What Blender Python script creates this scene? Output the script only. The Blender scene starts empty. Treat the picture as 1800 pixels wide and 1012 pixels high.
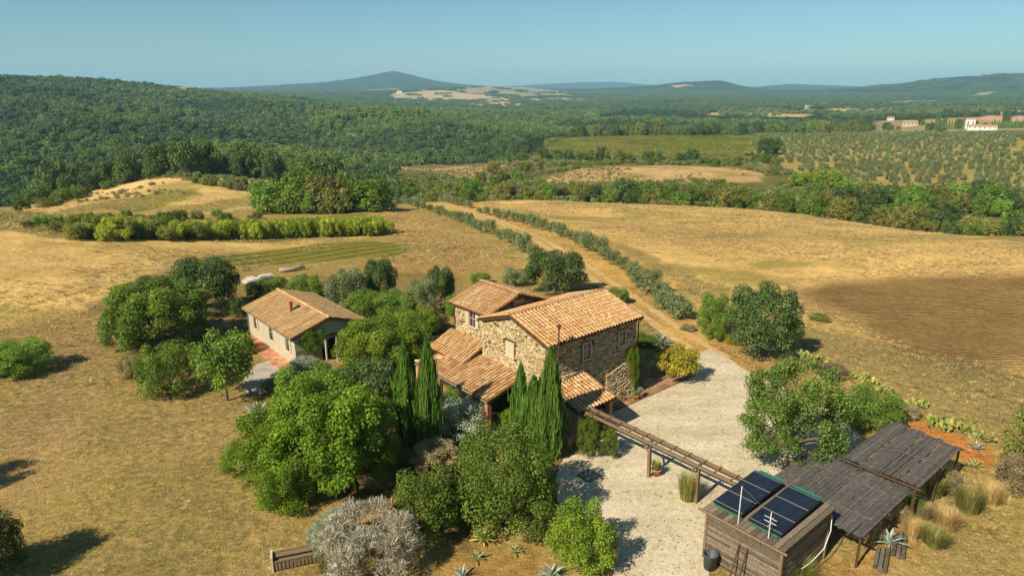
import bpy, bmesh, math, random
import numpy as np
from mathutils import Vector, Matrix, noise as mnoise

# ------------------------------------------------------------------ camera, world, sun, exposure
S = bpy.context.scene
C = S.collection
FPX, CX, CY, HC = 1200.0, 900.0, 506.0, 21.0          # focal length in pixels of an 1800 wide frame, drone height (m)
PITCH = math.atan2(CY - 155.0, FPX)
cp, sp = math.cos(PITCH), math.sin(PITCH)
cam_d = bpy.data.cameras.new('camera'); cam = bpy.data.objects.new('camera', cam_d); C.objects.link(cam)
cam.location = (0, 0, HC); cam.rotation_euler = (math.pi/2 - PITCH, 0, 0)
cam_d.sensor_width = 36.0; cam_d.lens = 24.0; cam_d.clip_start = 0.5; cam_d.clip_end = 60000
S.camera = cam
SUN_EL, SUN_AZ = math.radians(40), math.radians(44+180)   # azimuth the sun stands in, clockwise from +Y
W = bpy.data.worlds.new('World'); S.world = W; W.use_nodes = True
nt = W.node_tree; nt.nodes.clear()
sky = nt.nodes.new('ShaderNodeTexSky'); sky.sky_type = 'NISHITA'; sky.sun_disc = False
sky.sun_elevation = SUN_EL; sky.sun_rotation = SUN_AZ
sky.altitude = 200; sky.air_density = 1.0; sky.dust_density = 0.25; sky.ozone_density = 2.0
bg = nt.nodes.new('ShaderNodeBackground'); bg.inputs['Strength'].default_value = 0.062
wo = nt.nodes.new('ShaderNodeOutputWorld')
skt = nt.nodes.new('ShaderNodeMix'); skt.data_type = 'RGBA'; skt.blend_type = 'MULTIPLY'; skt.inputs[0].default_value = 1.0; skt.inputs[7].default_value = (0.67, 0.93, 1.0, 1)
nt.links.new(sky.outputs[0], skt.inputs[6]); nt.links.new(skt.outputs[2], bg.inputs[0]); nt.links.new(bg.outputs[0], wo.inputs[0])
sun_d = bpy.data.lights.new('sun', 'SUN'); sun = bpy.data.objects.new('sun', sun_d); C.objects.link(sun)
sun_d.energy = 4.8; sun_d.angle = math.radians(0.53); sun_d.color = (1.0, 0.92, 0.79)
_sd = Vector((math.sin(SUN_AZ)*math.cos(SUN_EL), math.cos(SUN_AZ)*math.cos(SUN_EL), math.sin(SUN_EL)))
sun.rotation_euler = _sd.to_track_quat('Z', 'Y').to_euler(); sun.location = (-60, -40, 90)
S.view_settings.view_transform = 'Standard'; S.view_settings.look = 'None'
S.view_settings.exposure = 0.54; S.view_settings.gamma = 1.0
S.render.engine = 'CYCLES'
S.cycles.max_bounces = 6; S.cycles.diffuse_bounces = 4; S.cycles.glossy_bounces = 2
S.cycles.transmission_bounces = 3; S.cycles.volume_bounces = 0; S.cycles.transparent_max_bounces = 6
S.cycles.use_denoising = True

rng = np.random.default_rng(7)
random.seed(7)

# ------------------------------------------------------------------ pixel <-> place helpers (surveying the photograph)
def ray(u, v):
    r = (u-CX)/FPX; up = (CY-v)/FPX
    return np.array([r, cp+up*sp, -sp+up*cp])
def drop_at(az, v):                                   # metres of drop per metre of ground distance seen at row v
    k = (CY-v)/FPX
    return math.cos(az)*(sp-k*cp)/(cp+k*sp)
def az_of(u): return math.atan((u-CX)/(FPX/cp))

# ------------------------------------------------------------------ terrain: a height field z(azimuth, distance)
COLS = {
 -700: [(110,400),(150,380),(260,360),(330,366),(450,335),(700,275),(1000,215),(1400,165),(1700,150),(2200,165),(4000,161)],
 0:    [(110,408),(150,386),(200,374),(260,366),(330,376),(450,344),(700,283),(1000,222),(1400,152),(1600,133),(1750,133),(2300,165),(4000,161)],
 200:  [(110,415),(150,386),(190,355),(235,327),(262,314),(288,315),(345,338),(450,316),(700,268),(1000,220),(1400,166),(1700,146),(1850,147),(2300,170),(4000,162)],
 400:  [(110,425),(150,396),(190,362),(225,322),(252,298),(278,299),(345,330),(450,304),(700,264),(1000,220),(1400,184),(1800,166),(2400,174),(4000,163)],
 600:  [(110,425),(150,386),(190,352),(240,366),(330,330),(420,305),(600,273),(900,237),(1300,209),(2000,187),(3000,177),(5000,162)],
 800:  [(110,430),(150,378),(175,360),(195,351),(240,362),(310,330),(390,291),(450,298),(520,288),(700,259),(1000,229),(1500,206),(2500,187),(3200,180),(3800,163),(5000,162)],
 1000: [(110,425),(150,380),(190,351),(240,360),(300,328),(360,291),(430,284),(520,257),(620,239),(800,243),(1200,215),(2000,193),(3500,177),(6000,159)],
 1200: [(110,430),(150,388),(190,356),(235,366),(290,328),(350,292),(400,295),(450,274),(560,243),(650,237),(800,243),(1200,215),(2200,190),(4000,170),(6000,158)],
 1400: [(110,435),(150,391),(180,367),(230,376),(290,336),(420,276),(560,241),(650,237),(800,243),(1200,215),(2200,190),(4000,171),(6000,159)],
 1600: [(110,440),(140,416),(165,396),(220,402),(290,340),(420,277),(560,241),(640,235),(800,240),(1000,221),(1500,203),(2500,187),(4000,172),(6000,158)],
 1800: [(110,450),(130,429),(150,416),(210,420),(290,342),(420,279),(560,241),(620,234),(700,236),(950,224),(1200,199),(1400,206),(2500,182),(3500,168),(5000,156),(7000,160)],
 2500: [(110,430),(130,415),(150,405),(210,410),(290,342),(420,279),(560,241),(620,234),(950,222),(1200,199),(1400,206),(2500,182),(5000,158),(7000,160)],
}
NR = 700
LR = np.linspace(math.log(1.0), math.log(15000.0), NR)
RG = np.exp(LR)
def _profile(u):
    az = az_of(u)
    rr = [1, 60]; zz = [0, 0]
    for r, v in COLS[u]:
        rr.append(r); zz.append(HC - r*drop_at(az, v))
    rr += [9000, 15000]; zz += [4, 0]
    return np.interp(LR, np.log(rr), zz)
_us = sorted(COLS); _ca = [az_of(u) for u in _us]; _pz = np.array([_profile(u) for u in _us])
AZG = np.linspace(-math.pi, math.pi, 1441)
_back = _pz.mean(0)
_allz = np.vstack([_back, _pz, _back]); _alla = np.array([-math.pi] + _ca + [math.pi])
TZ = np.array([np.interp(AZG, _alla, _allz[:, i]) for i in range(NR)])         # [r, az]
def _blur(A, k, axis):
    w = np.exp(-0.5*(np.arange(-3*k, 3*k+1)/k)**2); w /= w.sum()
    P_ = np.pad(A, [(3*k, 3*k) if i == axis else (0, 0) for i in range(2)], mode='edge')
    return np.apply_along_axis(lambda m: np.convolve(m, w, 'valid'), axis, P_)
TZ = _blur(TZ, 5, 0); TZ = _blur(TZ, 10, 1)
BUMPS = [  # far hills on the skyline: pixel column, distance, height, half width across, half depth
 (690,8000,118,270,700),(700,8000,70,800,900),(540,7600,28,620,700),(1000,11500,75,900,900),(1090,12000,62,700,800),(1192,5600,42,210,380),(1262,5600,52,150,350),
 (1150,6200,26,420,400),(1392,9500,62,330,600),(1470,10500,42,600,600),(1545,9000,22,300,500),(1640,5200,24,300,420),(1745,5200,44,380,500),(1850,5600,46,500,500),
 (835,3900,36,330,260),(330,1780,4,60,60)]
_g = np.random.default_rng(3)
_lat = _g.random((256, 256))
def vnoise(x, y):
    xi = np.floor(x).astype(int); yi = np.floor(y).astype(int); fx = x-xi; fy = y-yi
    fx = fx*fx*(3-2*fx); fy = fy*fy*(3-2*fy)
    g = lambda i, j: _lat[i % 256, j % 256]
    return (g(xi, yi)*(1-fx)+g(xi+1, yi)*fx)*(1-fy)+(g(xi, yi+1)*(1-fx)+g(xi+1, yi+1)*fx)*fy
def fbm(x, y, o=4):
    s = 0; a = 0.5
    for k in range(o): s = s+a*vnoise(x*2**k+17*k, y*2**k+31*k); a *= 0.5
    return s/(1-0.5**o)
def Z(x, y):
    x = np.asarray(x, float); y = np.asarray(y, float); sh = x.shape; x = np.atleast_1d(x); y = np.atleast_1d(y)
    r = np.maximum(np.hypot(x, y), 1.0); az = np.arctan2(x, y)
    fi = np.clip((np.log(r)-LR[0])/(LR[1]-LR[0]), 0, NR-1.001); fj = np.clip((az-AZG[0])/(AZG[1]-AZG[0]), 0, 1440-0.001)
    i = fi.astype(int); j = fj.astype(int); a = fi-i; b = fj-j
    z = (TZ[i, j]*(1-a)+TZ[i+1, j]*a)*(1-b) + (TZ[i, j+1]*(1-a)+TZ[i+1, j+1]*a)*b
    fm = r > 1200
    if fm.any():
        xf, yf = x[fm], y[fm]; zf = np.zeros(xf.shape)
        for u, R0, A, sw, sr in BUMPS:
            z0 = az_of(u); c_, s_ = math.cos(z0), math.sin(z0)
            lat = xf*c_ - yf*s_; lon = xf*s_ + yf*c_ - R0
            zf = zf + A*np.exp(-0.5*(np.abs(lat/sw)**1.6+(lon/sr)**2))
        zf = zf*(0.86+0.28*fbm(xf*0.0018, yf*0.0018, 3)); z = np.array(z, float); z[fm] += zf
    k = np.clip((r-60)/120, 0, 1)
    z = z + k*(0.35*np.sin(x*0.071+1.3)*np.cos(y*0.063) + 0.2*np.sin(x*0.19+y*0.13))
    k2 = np.clip((r-500)/900, 0, 1)
    z = z + k2*(2.6*np.sin(x*0.0131+0.7*np.sin(y*0.009))*np.cos(y*0.0117+1.1) + 1.6*np.sin(x*0.031+2)*np.cos(y*0.027))
    u = CX+np.tan(np.clip(az, -1.2, 1.2))*FPX/cp
    k3_ = np.clip((r-430)/220, 0, 1)*np.clip((1500-r)/300, 0, 1)*np.clip((930-u)/140, 0.0, 1)*(np.abs(az) < 1.3)
    rel = 1-np.abs(2*fbm(x*0.0042+3.7, y*0.0030+1.9, 3)-1)*2.2
    z = z + k3_*(22*(rel-0.45) + 12*np.sin((x*0.8+y*0.6)*0.017))
    k4_ = np.clip((r-1500)/400, 0, 1)*np.clip((4200-r)/900, 0, 1)*(np.abs(az) < 1.3)
    z = z + k4_*14*(fbm(x*0.0026+11, y*0.0018+5, 3)-0.5)
    return z.reshape(sh)
def zat(x, y): return float(Z(x, y))
_RR = np.exp(np.linspace(math.log(8), math.log(14500), 3500))
def at(u, v):                                          # the place on the ground seen at a pixel
    d = ray(u, v); h = math.hypot(d[0], d[1]); dx, dy, s = d[0]/h, d[1]/h, d[2]/h
    g = Z(dx*_RR, dy*_RR); los = HC + s*_RR
    k = np.argmax(los < g)
    if not (los < g).any(): k = len(_RR)-1
    if k > 0:
        f0 = los[k-1]-g[k-1]; f1 = los[k]-g[k]
        R = _RR[k-1] + (_RR[k]-_RR[k-1])*(f0/(f0-f1) if f0 != f1 else 0)
    else: R = _RR[k]
    return Vector((dx*R, dy*R, zat(dx*R, dy*R)))
def height_at(base, v):                                # height above base of what is seen at row v over that place
    az = math.atan2(base.x, base.y); R = math.hypot(base.x, base.y)
    return HC - R*drop_at(az, v) - base.z
def px_per_m(p):
    fw = p.y*cp - (p.z-HC)*sp
    return FPX/fw

# the farm's own axes: a runs along the main ridge, b along the gable wall; origin at the near house corner
AZH = math.radians(49.6)
AV = Vector((math.sin(AZH), math.cos(AZH), 0)); BV = Vector((-AV.y, AV.x, 0)); OV = Vector((2.112, 39.411, 0))
def hp(i, j, z=0.0): return OV + AV*i + BV*j + Vector((0, 0, z))
ROTH = math.atan2(AV.y, AV.x)                           # z rotation that takes local x to a

# ------------------------------------------------------------------ object helpers
def tag(o, label=None, cat=None, group=None, kind=None):
    if label: o['label'] = label
    if cat: o['category'] = cat
    if group: o['group'] = group
    if kind: o['kind'] = kind
    return o
def empty(name, loc=(0, 0, 0), rz=0.0, parent=None):
    o = bpy.data.objects.new(name, None); C.objects.link(o); o.location = loc; o.rotation_euler = (0, 0, rz)
    o.empty_display_size = 0.3
    if parent: o.parent = parent
    return o
def link(name, me, mat=None, parent=None):
    o = bpy.data.objects.new(name, me); C.objects.link(o)
    if mat is not None and not me.materials: me.materials.append(mat)
    if parent: o.parent = parent
    return o
def mesh_np(name, V_, F_, mat=None, attrs=None, smooth=False, loops=None):
    me = bpy.data.meshes.new(name)
    V_ = np.asarray(V_, np.float32); F_ = np.asarray(F_, np.int32)
    n, k = F_.shape
    me.vertices.add(len(V_)); me.vertices.foreach_set('co', V_.ravel())
    me.loops.add(n*k); me.loops.foreach_set('vertex_index', F_.ravel())
    me.polygons.add(n); me.polygons.foreach_set('loop_start', np.arange(0, n*k, k, dtype=np.int32))
    if smooth: me.polygons.foreach_set('use_smooth', np.ones(n, bool))
    me.update(calc_edges=True)
    for an, (ty, dom, data) in (attrs or {}).items():
        at_ = me.attributes.new(an, ty, dom)
        key = {'FLOAT': 'value', 'FLOAT_COLOR': 'color', 'FLOAT_VECTOR': 'vector', 'INT': 'value'}[ty]
        at_.data.foreach_set(key, np.asarray(data, np.float32 if ty != 'INT' else np.int32).ravel())
    if mat is not None: me.materials.append(mat)
    return me
class MB:                                              # collects quads and triangles, builds ONE mesh
    def __init__(s): s.v = []; s.f = []; s.t = []
    def poly(s, pts, tint=None):
        n = len(s.v); s.v += [tuple(p) for p in pts]; s.f.append(tuple(range(n, n+len(pts)))); s.t += [tint if tint is not None else 0.5]*len(pts)
    def hexa(s, P8, tint=0.5):                         # 4 bottom + 4 top, both counter-clockwise from above
        n = len(s.v); s.v += [tuple(p) for p in P8]; s.t += [tint]*8
        s.f += [tuple(n+k for k in q) for q in ((3,2,1,0),(4,5,6,7),(0,1,5,4),(1,2,6,5),(2,3,7,6),(3,0,4,7))]
    def box(s, x0, x1, y0, y1, z0, z1, tint=0.5, M=None):
        P8 = [Vector(p) for p in ((x0,y0,z0),(x1,y0,z0),(x1,y1,z0),(x0,y1,z0),(x0,y0,z1),(x1,y0,z1),(x1,y1,z1),(x0,y1,z1))]
        if M is not None: P8 = [M @ p for p in P8]
        s.hexa(P8, tint)
    def bar(s, p, q, w, h, tint=0.5, upv=(0, 0, 1)):   # squared timber from p to q
        p = Vector(p); q = Vector(q); d = (q-p).normalized(); sv = d.cross(Vector(upv))
        if sv.length < 1e-4: sv = d.cross(Vector((1, 0, 0)))
        sv.normalize(); uv = sv.cross(d).normalized(); sv = sv*w/2; uv = uv*h/2
        s.hexa([p-sv-uv, p+sv-uv, q+sv-uv, q-sv-uv, p-sv+uv, p+sv+uv, q+sv+uv, q-sv+uv], tint)
    def tube(s, pts, rad, seg=8, tint=0.5, cap=True):
        pts = [Vector(p) for p in pts]; rad = rad if hasattr(rad, '__len__') else [rad]*len(pts)
        rings = []
        for k, p in enumerate(pts):
            d = (pts[min(k+1, len(pts)-1)] - pts[max(k-1, 0)]).normalized()
            x = d.orthogonal().normalized() if k == 0 else (rx - d*rx.dot(d)).normalized()
            rx = x; y = d.cross(x); n = len(s.v)
            for m in range(seg):
                t = 2*math.pi*m/seg; s.v.append(tuple(p + (x*math.cos(t)+y*math.sin(t))*rad[k])); s.t.append(tint)
            rings.append(n)
        for r0, r1 in zip(rings, rings[1:]):
            for m in range(seg): s.f.append((r0+m, r0+(m+1) % seg, r1+(m+1) % seg, r1+m))
        if cap:
            s.f.append(tuple(rings[0]+m for m in reversed(range(seg)))); s.f.append(tuple(rings[-1]+m for m in range(seg)))
    def lathe(s, prof, seg=14, c=(0, 0, 0), tint=0.5):
        rings = []
        for r, z in prof:
            n = len(s.v); rings.append(n)
            for m in range(seg):
                t = 2*math.pi*m/seg; s.v.append((c[0]+r*math.cos(t), c[1]+r*math.sin(t), c[2]+z)); s.t.append(tint)
        for r0, r1 in zip(rings, rings[1:]):
            for m in range(seg): s.f.append((r0+m, r0+(m+1) % seg, r1+(m+1) % seg, r1+m))
    def mesh(s, name, mat=None, smooth=False):
        me = bpy.data.meshes.new(name); me.from_pydata(s.v, [], s.f); me.update()
        if len(s.t) == len(s.v):
            a_ = me.attributes.new('tint', 'FLOAT', 'POINT'); a_.data.foreach_set('value', np.array(s.t, np.float32))
        if smooth: me.polygons.foreach_set('use_smooth', [True]*len(me.polygons))
        if mat is not None: me.materials.append(mat)
        return me
    def build(s, name, mat, parent=None, smooth=False): return link(name, s.mesh(name, mat, smooth), None, parent)
def ordinal(n):
    return f"{n}{'th' if 10 <= n % 100 <= 20 else {1: 'st', 2: 'nd', 3: 'rd'}.get(n % 10, 'th')}"

# ------------------------------------------------------------------ materials (all node based)
def srgb(r, g, b):
    f = lambda c: ((c/255+0.055)/1.055)**2.4 if c/255 > 0.04045 else c/255/12.92
    return (f(r), f(g), f(b), 1)
class Mat:
    def __init__(s, name, rough=0.9, spec=0.2):
        s.m = bpy.data.materials.new(name); s.m.use_nodes = True; s.t = s.m.node_tree; s.n = s.t.nodes
        s.b = s.n['Principled BSDF']; s.b.inputs['Roughness'].default_value = rough
        s.b.inputs['Specular IOR Level'].default_value = spec
        s.out = s.n['Material Output']
    def node(s, ty, **kw):
        n = s.n.new('ShaderNode'+ty)
        for k, v in kw.items():
            if k in n.inputs.keys() if hasattr(n.inputs, 'keys') else False: n.inputs[k].default_value = v
            else: setattr(n, k, v)
        return n
    def L(s, a, b): s.t.links.new(a, b)
    def noise(s, scale, detail=3, rough=0.55, vec=None, dist=0.0):
        n = s.node('TexNoise'); n.inputs['Scale'].default_value = scale; n.inputs['Detail'].default_value = detail
        n.inputs['Roughness'].default_value = rough; n.inputs['Distortion'].default_value = dist
        if vec is not None: s.L(vec, n.inputs['Vector'])
        return n.outputs['Fac']
    def pos(s, scale=None, rotz=0.0):
        g = s.node('NewGeometry').outputs['Position']
        if scale is None and not rotz: return g
        m = s.node('Mapping'); m.inputs['Scale'].default_value = scale or (1, 1, 1); m.inputs['Rotation'].default_value = (0, 0, rotz)
        s.L(g, m.inputs['Vector']); return m.outputs[0]
    def obj(s, scale=None):
        g = s.node('TexCoord').outputs['Object']
        if scale is None: return g
        m = s.node('Mapping'); m.inputs['Scale'].default_value = scale; s.L(g, m.inputs['Vector']); return m.outputs[0]
    def attr(s, name, col=False):
        a = s.node('Attribute'); a.attribute_name = name; return a.outputs['Color' if col else 'Fac']
    def ramp(s, fac, stops, interp='LINEAR'):
        r = s.node('ValToRGB'); e = r.color_ramp.elements; r.color_ramp.interpolation = interp
        while len(e) < len(stops): e.new(0.5)
        for k, (p, c) in enumerate(stops):
            e[k].position = p; e[k].color = c if len(c) == 4 else (*c, 1)
        s.L(fac, r.inputs[0]); return r.outputs[0]
    def rng(s, v, a, b, c=0.0, d=1.0):
        m = s.node('MapRange'); m.inputs[1].default_value = a; m.inputs[2].default_value = b; m.inputs[3].default_value = c; m.inputs[4].default_value = d
        s.L(v, m.inputs[0]); return m.outputs[0]
    def math(s, op, a, b=None):
        m = s.node('Math', operation=op)
        for k, x in enumerate((a, b)):
            if x is None: continue
            if isinstance(x, (int, float)): m.inputs[k].default_value = x
            else: s.L(x, m.inputs[k])
        return m.outputs[0]
    def mix(s, fac, a, b, mode='MIX'):
        m = s.node('Mix', data_type='RGBA', blend_type=mode)
        for k, x in ((0, fac), (6, a), (7, b)):
            if isinstance(x, (int, float)): m.inputs[k].default_value = x
            elif isinstance(x, tuple): m.inputs[k].default_value = x if len(x) == 4 else (*x, 1)
            else: s.L(x, m.inputs[k])
        return m.outputs[2]
    def color(s, c):
        if isinstance(c, tuple): s.b.inputs['Base Color'].default_value = c if len(c) == 4 else (*c, 1)
        else: s.L(c, s.b.inputs['Base Color'])
    def bump(s, h, strength=0.5, dist=0.05):
        n = s.node('Bump'); n.inputs['Strength'].default_value = strength; n.inputs['Distance'].default_value = dist
        s.L(h, n.inputs['Height']); s.L(n.outputs[0], s.b.inputs['Normal'])
def k3(c, k): return (c[0]*k, c[1]*k, c[2]*k, 1)

LEAFK = 1.35
def leaf_mat(name, dark, mid, light, trans=0.28, rough=0.6, yellow=None):
    m = Mat(name, rough, 0.25)
    t = m.attr('tint'); oi = m.node('ObjectInfo')
    stops = [(0.0, dark), (0.5, mid), (0.93, light)]
    if yellow: stops.append((1.0, yellow))
    c = m.ramp(t, [(p_, k3(c_, LEAFK)) for p_, c_ in stops])
    hs = m.node('HueSaturation'); m.L(c, hs.inputs['Color'])
    m.L(m.rng(oi.outputs['Random'], 0, 1, 0.492, 0.506), hs.inputs['Hue']); m.L(m.rng(oi.outputs['Random'], 0, 1, 0.82, 1.18), hs.inputs['Value'])
    col = hs.outputs[0]
    m.L(col, m.b.inputs['Base Color'])
    tr = m.node('BsdfTranslucent'); m.L(m.mix(1.0, col, (1.25, 1.3, 0.6, 1), 'MULTIPLY'), tr.inputs[0])
    mx = m.node('MixShader'); mx.inputs[0].default_value = min(trans*1.3, .45)
    m.L(m.b.outputs[0], mx.inputs[1]); m.L(tr.outputs[0], mx.inputs[2]); m.L(mx.outputs[0], m.out.inputs['Surface'])
    return m.m
def plain(name, c, rough=0.85, spec=0.2, var=0.25, scale=6.0, bump=0.0, tintvar=0.0, obj=True, stretch=None):
    m = Mat(name, rough, spec)
    v = m.obj(stretch) if obj else m.pos(stretch)
    n = m.noise(scale, 4, 0.6, v)
    col = m.ramp(n, [(0.25, k3(c, 1-var)), (0.75, k3(c, 1+var))])
    if tintvar:
        t = m.attr('tint'); col = m.mix(1.0, col, m.ramp(t, [(0, (1-tintvar,)*3), (1, (1+tintvar,)*3)]), 'MULTIPLY')
    m.color(col)
    if bump: m.bump(n, bump, 0.03)
    return m.m
# ------------------------------------------------------------------ ground cover: real colours of each field, as polygons on the ground
def polyw(px): return np.array([tuple(at(u, v))[:2] for u, v in px])
def inside(px, py, poly):
    r = np.zeros(px.shape, bool); n = len(poly)
    for k in range(n):
        x0, y0 = poly[k]; x1, y1 = poly[(k+1) % n]
        c = ((y0 > py) != (y1 > py)); den = (y1-y0) if y1 != y0 else 1e-9
        r ^= c & (px < (x1-x0)*(py-y0)/den + x0)
    return r
def sdist(px, py, poly, closed=True):                  # + inside, - outside (metres)
    d = np.full(px.shape, 1e12); n = len(poly)
    for k in range(n if closed else n-1):
        x0, y0 = poly[k]; x1, y1 = poly[(k+1) % n]; ex, ey = x1-x0, y1-y0
        t = np.clip(((px-x0)*ex+(py-y0)*ey)/max(ex*ex+ey*ey, 1e-9), 0, 1)
        d = np.minimum(d, (px-x0-t*ex)**2+(py-y0-t*ey)**2)
    d = np.sqrt(d)
    return np.where(inside(px, py, poly), d, -d) if closed else d
sc = lambda *c: np.array(srgb(*c)[:3])
LAWN, GOLD, TAN, PALE = sc(162,136,80), sc(214,174,106), sc(188,156,102), sc(206,172,112)
PLOW, VINE, GROVE, WEED = sc(128,101,62), sc(128,120,48), sc(158,138,78), sc(120,120,44)
FOREST, SCRUB, EARTH, PINK = sc(44,58,26), sc(100,98,46), sc(190,124,62), sc(200,158,128)
MID = sc(170,134,80)
# (name, pixels, colour, edge softness m, edge wobble m, blend)
COVER = [
 ('track_side', [(700,345),(820,347),(850,352),(1150,470),(1260,560),(1330,640),(1240,640),(1150,560),(1020,470),(930,440),(850,400),(720,362)], sc(196,154,86), 1.0, 1.5, 0.9),
 ('gold_right', [(835,352),(1000,351),(1200,355),(1400,367),(1500,379),(1620,394),(1800,428),(1900,450),(1900,640),(1800,660),(1700,640),(1560,600),(1420,575),(1330,520),(1240,490),(1150,455),(1000,398),(850,364)], GOLD, 1.2, 2.0, 1.0),
 ('plough', [(1385,512),(1430,494),(1560,488),(1800,486),(1950,486),(1950,650),(1760,640),(1640,622),(1540,580),(1450,540)], PLOW, 6.0, 7.0, 0.88),
 ('gold_left', [(-120,400),(0,402),(100,419),(300,421),(480,427),(600,415),(660,414),(640,422),(440,442),(320,458),(250,492),(150,545),(60,566),(-40,585),(-160,600)], sc(220,180,110), 1.2, 2.0, 1.0),
 ('vine_strip', [(310,458),(440,444),(640,423),(725,430),(712,448),(560,460),(450,467),(340,468)], sc(126,116,52), 0.8, 1.0, 0.9),
 ('mid_field', [(655,372),(715,374),(800,400),(880,440),(935,474),(840,482),(700,478),(640,470),(720,440),(690,410),(650,400)], MID, 1.5, 2.0, 0.9),
 ('brown_patch', [(740,430),(820,425),(850,440),(770,448)], sc(140,108,62), 1.5, 2.0, 0.8),
 ('weeds_left', [(100,380),(300,386),(480,384),(640,376),(660,412),(480,424),(300,418),(120,418)], WEED, 1.5, 3.0, 1.0),
 ('scrub_left', [(-200,372),(60,370),(200,376),(330,380),(330,400),(100,416),(-10,400),(-200,400)], SCRUB, 2.0, 4.0, 0.9),
 ('knoll', [(40,368),(110,347),(200,324),(300,303),(420,312),(530,328),(480,362),(330,384),(200,377),(90,376)], sc(212,174,108), 2.0, 4.0, 1.0),
 ('knoll_green', [(180,362),(270,340),(352,331),(350,346),(280,366),(230,376)], sc(122,118,44), 2.0, 4.0, 0.9),
 ('knoll_band', [(90,373),(230,346),(330,336),(330,343),(240,358),(120,381)], sc(140,120,62), 2.0, 5.0, 0.8),
 ('knoll_band2', [(300,368),(420,348),(480,340),(478,352),(330,382)], sc(138,122,62), 2.0, 5.0, 0.75),
 ('knoll_light', [(140,346),(250,318),(330,310),(330,316),(250,330),(160,352)], sc(222,186,120), 2.0, 4.0, 0.8),
 ('knoll_grey', [(330,310),(400,316),(480,330),(470,340),(380,326)], sc(138,130,80), 1.5, 3.0, 0.7),
 ('hillock_a', [(676,297),(760,288),(850,287),(905,290),(880,310),(880,326),(800,314),(700,305)], sc(176,144,96), 2.5, 4.0, 1.0),
 ('hillock_b', [(925,315),(1000,300),(1060,293),(1180,290),(1300,296),(1345,306),(1335,320),(1200,322),(1050,324),(950,326)], sc(196,160,106), 2.5, 4.0, 1.0),
 ('scrub_mid', [(905,300),(960,296),(1060,290),(960,314),(900,330)], sc(112,112,52), 2.5, 4.0, 0.9),
 ('vineyard', [(935,272),(1000,243),(1100,239),(1200,233),(1320,236),(1335,262),(1300,276),(1150,278),(1020,274)], sc(136,120,58), 2.5, 3.0, 1.0),
 ('grove', [(1325,237),(1600,233),(1900,234),(1950,330),(1700,334),(1500,322),(1380,300),(1310,276)], GROVE, 2.5, 4.0, 1.0),
 ('grove_gold', [(1480,262),(1560,256),(1620,270),(1540,282),(1470,275)], sc(186,150,84), 5.0, 6.0, 0.8),
 ('pale_bank', [(1450,336),(1530,336),(1540,346),(1460,347)], PINK, 1.5, 2.0, 0.9),
 ('gully_edge', [(760,347),(1100,346),(1300,350),(1500,362),(1620,378),(1640,392),(1480,374),(1300,358),(1100,350)], sc(118,116,50), 2.0, 3.0, 0.8),
 ('earth_bank', [(1585,738),(1640,745),(1740,790),(1765,815),(1720,828),(1650,790),(1600,760)], EARTH, 0.5, 0.6, 1.0),
 ('earth_front', [(760,1000),(800,965),(870,955),(960,965),(960,1040),(760,1040)], sc(168,128,70), 1.2, 1.2, 0.7),
 ('earth_right', [(1440,1040),(1520,975),(1600,920),(1640,925),(1560,985),(1520,1040)], sc(176,124,64), 0.8, 0.8, 0.8),
 ('earth_bed', [(1225,612),(1290,600),(1340,640),(1420,690),(1500,720),(1480,745),(1390,700),(1300,655)], sc(168,122,70), 0.6, 0.8, 0.7),
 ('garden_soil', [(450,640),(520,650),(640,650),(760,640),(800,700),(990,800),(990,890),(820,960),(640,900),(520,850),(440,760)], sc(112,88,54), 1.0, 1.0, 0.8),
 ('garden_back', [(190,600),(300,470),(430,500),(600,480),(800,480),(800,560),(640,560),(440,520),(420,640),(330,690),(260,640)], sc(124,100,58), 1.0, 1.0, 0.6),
 ('bank_left', [(-60,620),(0,590),(90,600),(100,630),(60,665),(-60,672)], sc(96,98,40), 0.8, 0.8, 0.8),
 ('worn_strip', [(255,492),(330,460),(300,500),(200,560),(170,640),(150,740),(90,860),(30,900),(0,840),(60,740),(90,660),(120,580),(190,520)], sc(172,140,96), 3.0, 3.0, 0.85),
 ('bare_lawn', [(280,690),(420,700),(430,780),(340,790),(280,750)], sc(170,138,88), 3.0, 3.0, 0.5),
 ('path_left', [(250,494),(330,458),(350,468),(280,522),(200,566),(150,640),(120,720),(60,800),(-20,860),(-60,800),(40,720),(75,640),(30,596),(-60,612),(-60,590),(60,568),(150,547)], sc(156,126,86), 1.5, 2.0, 0.8),
]
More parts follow.
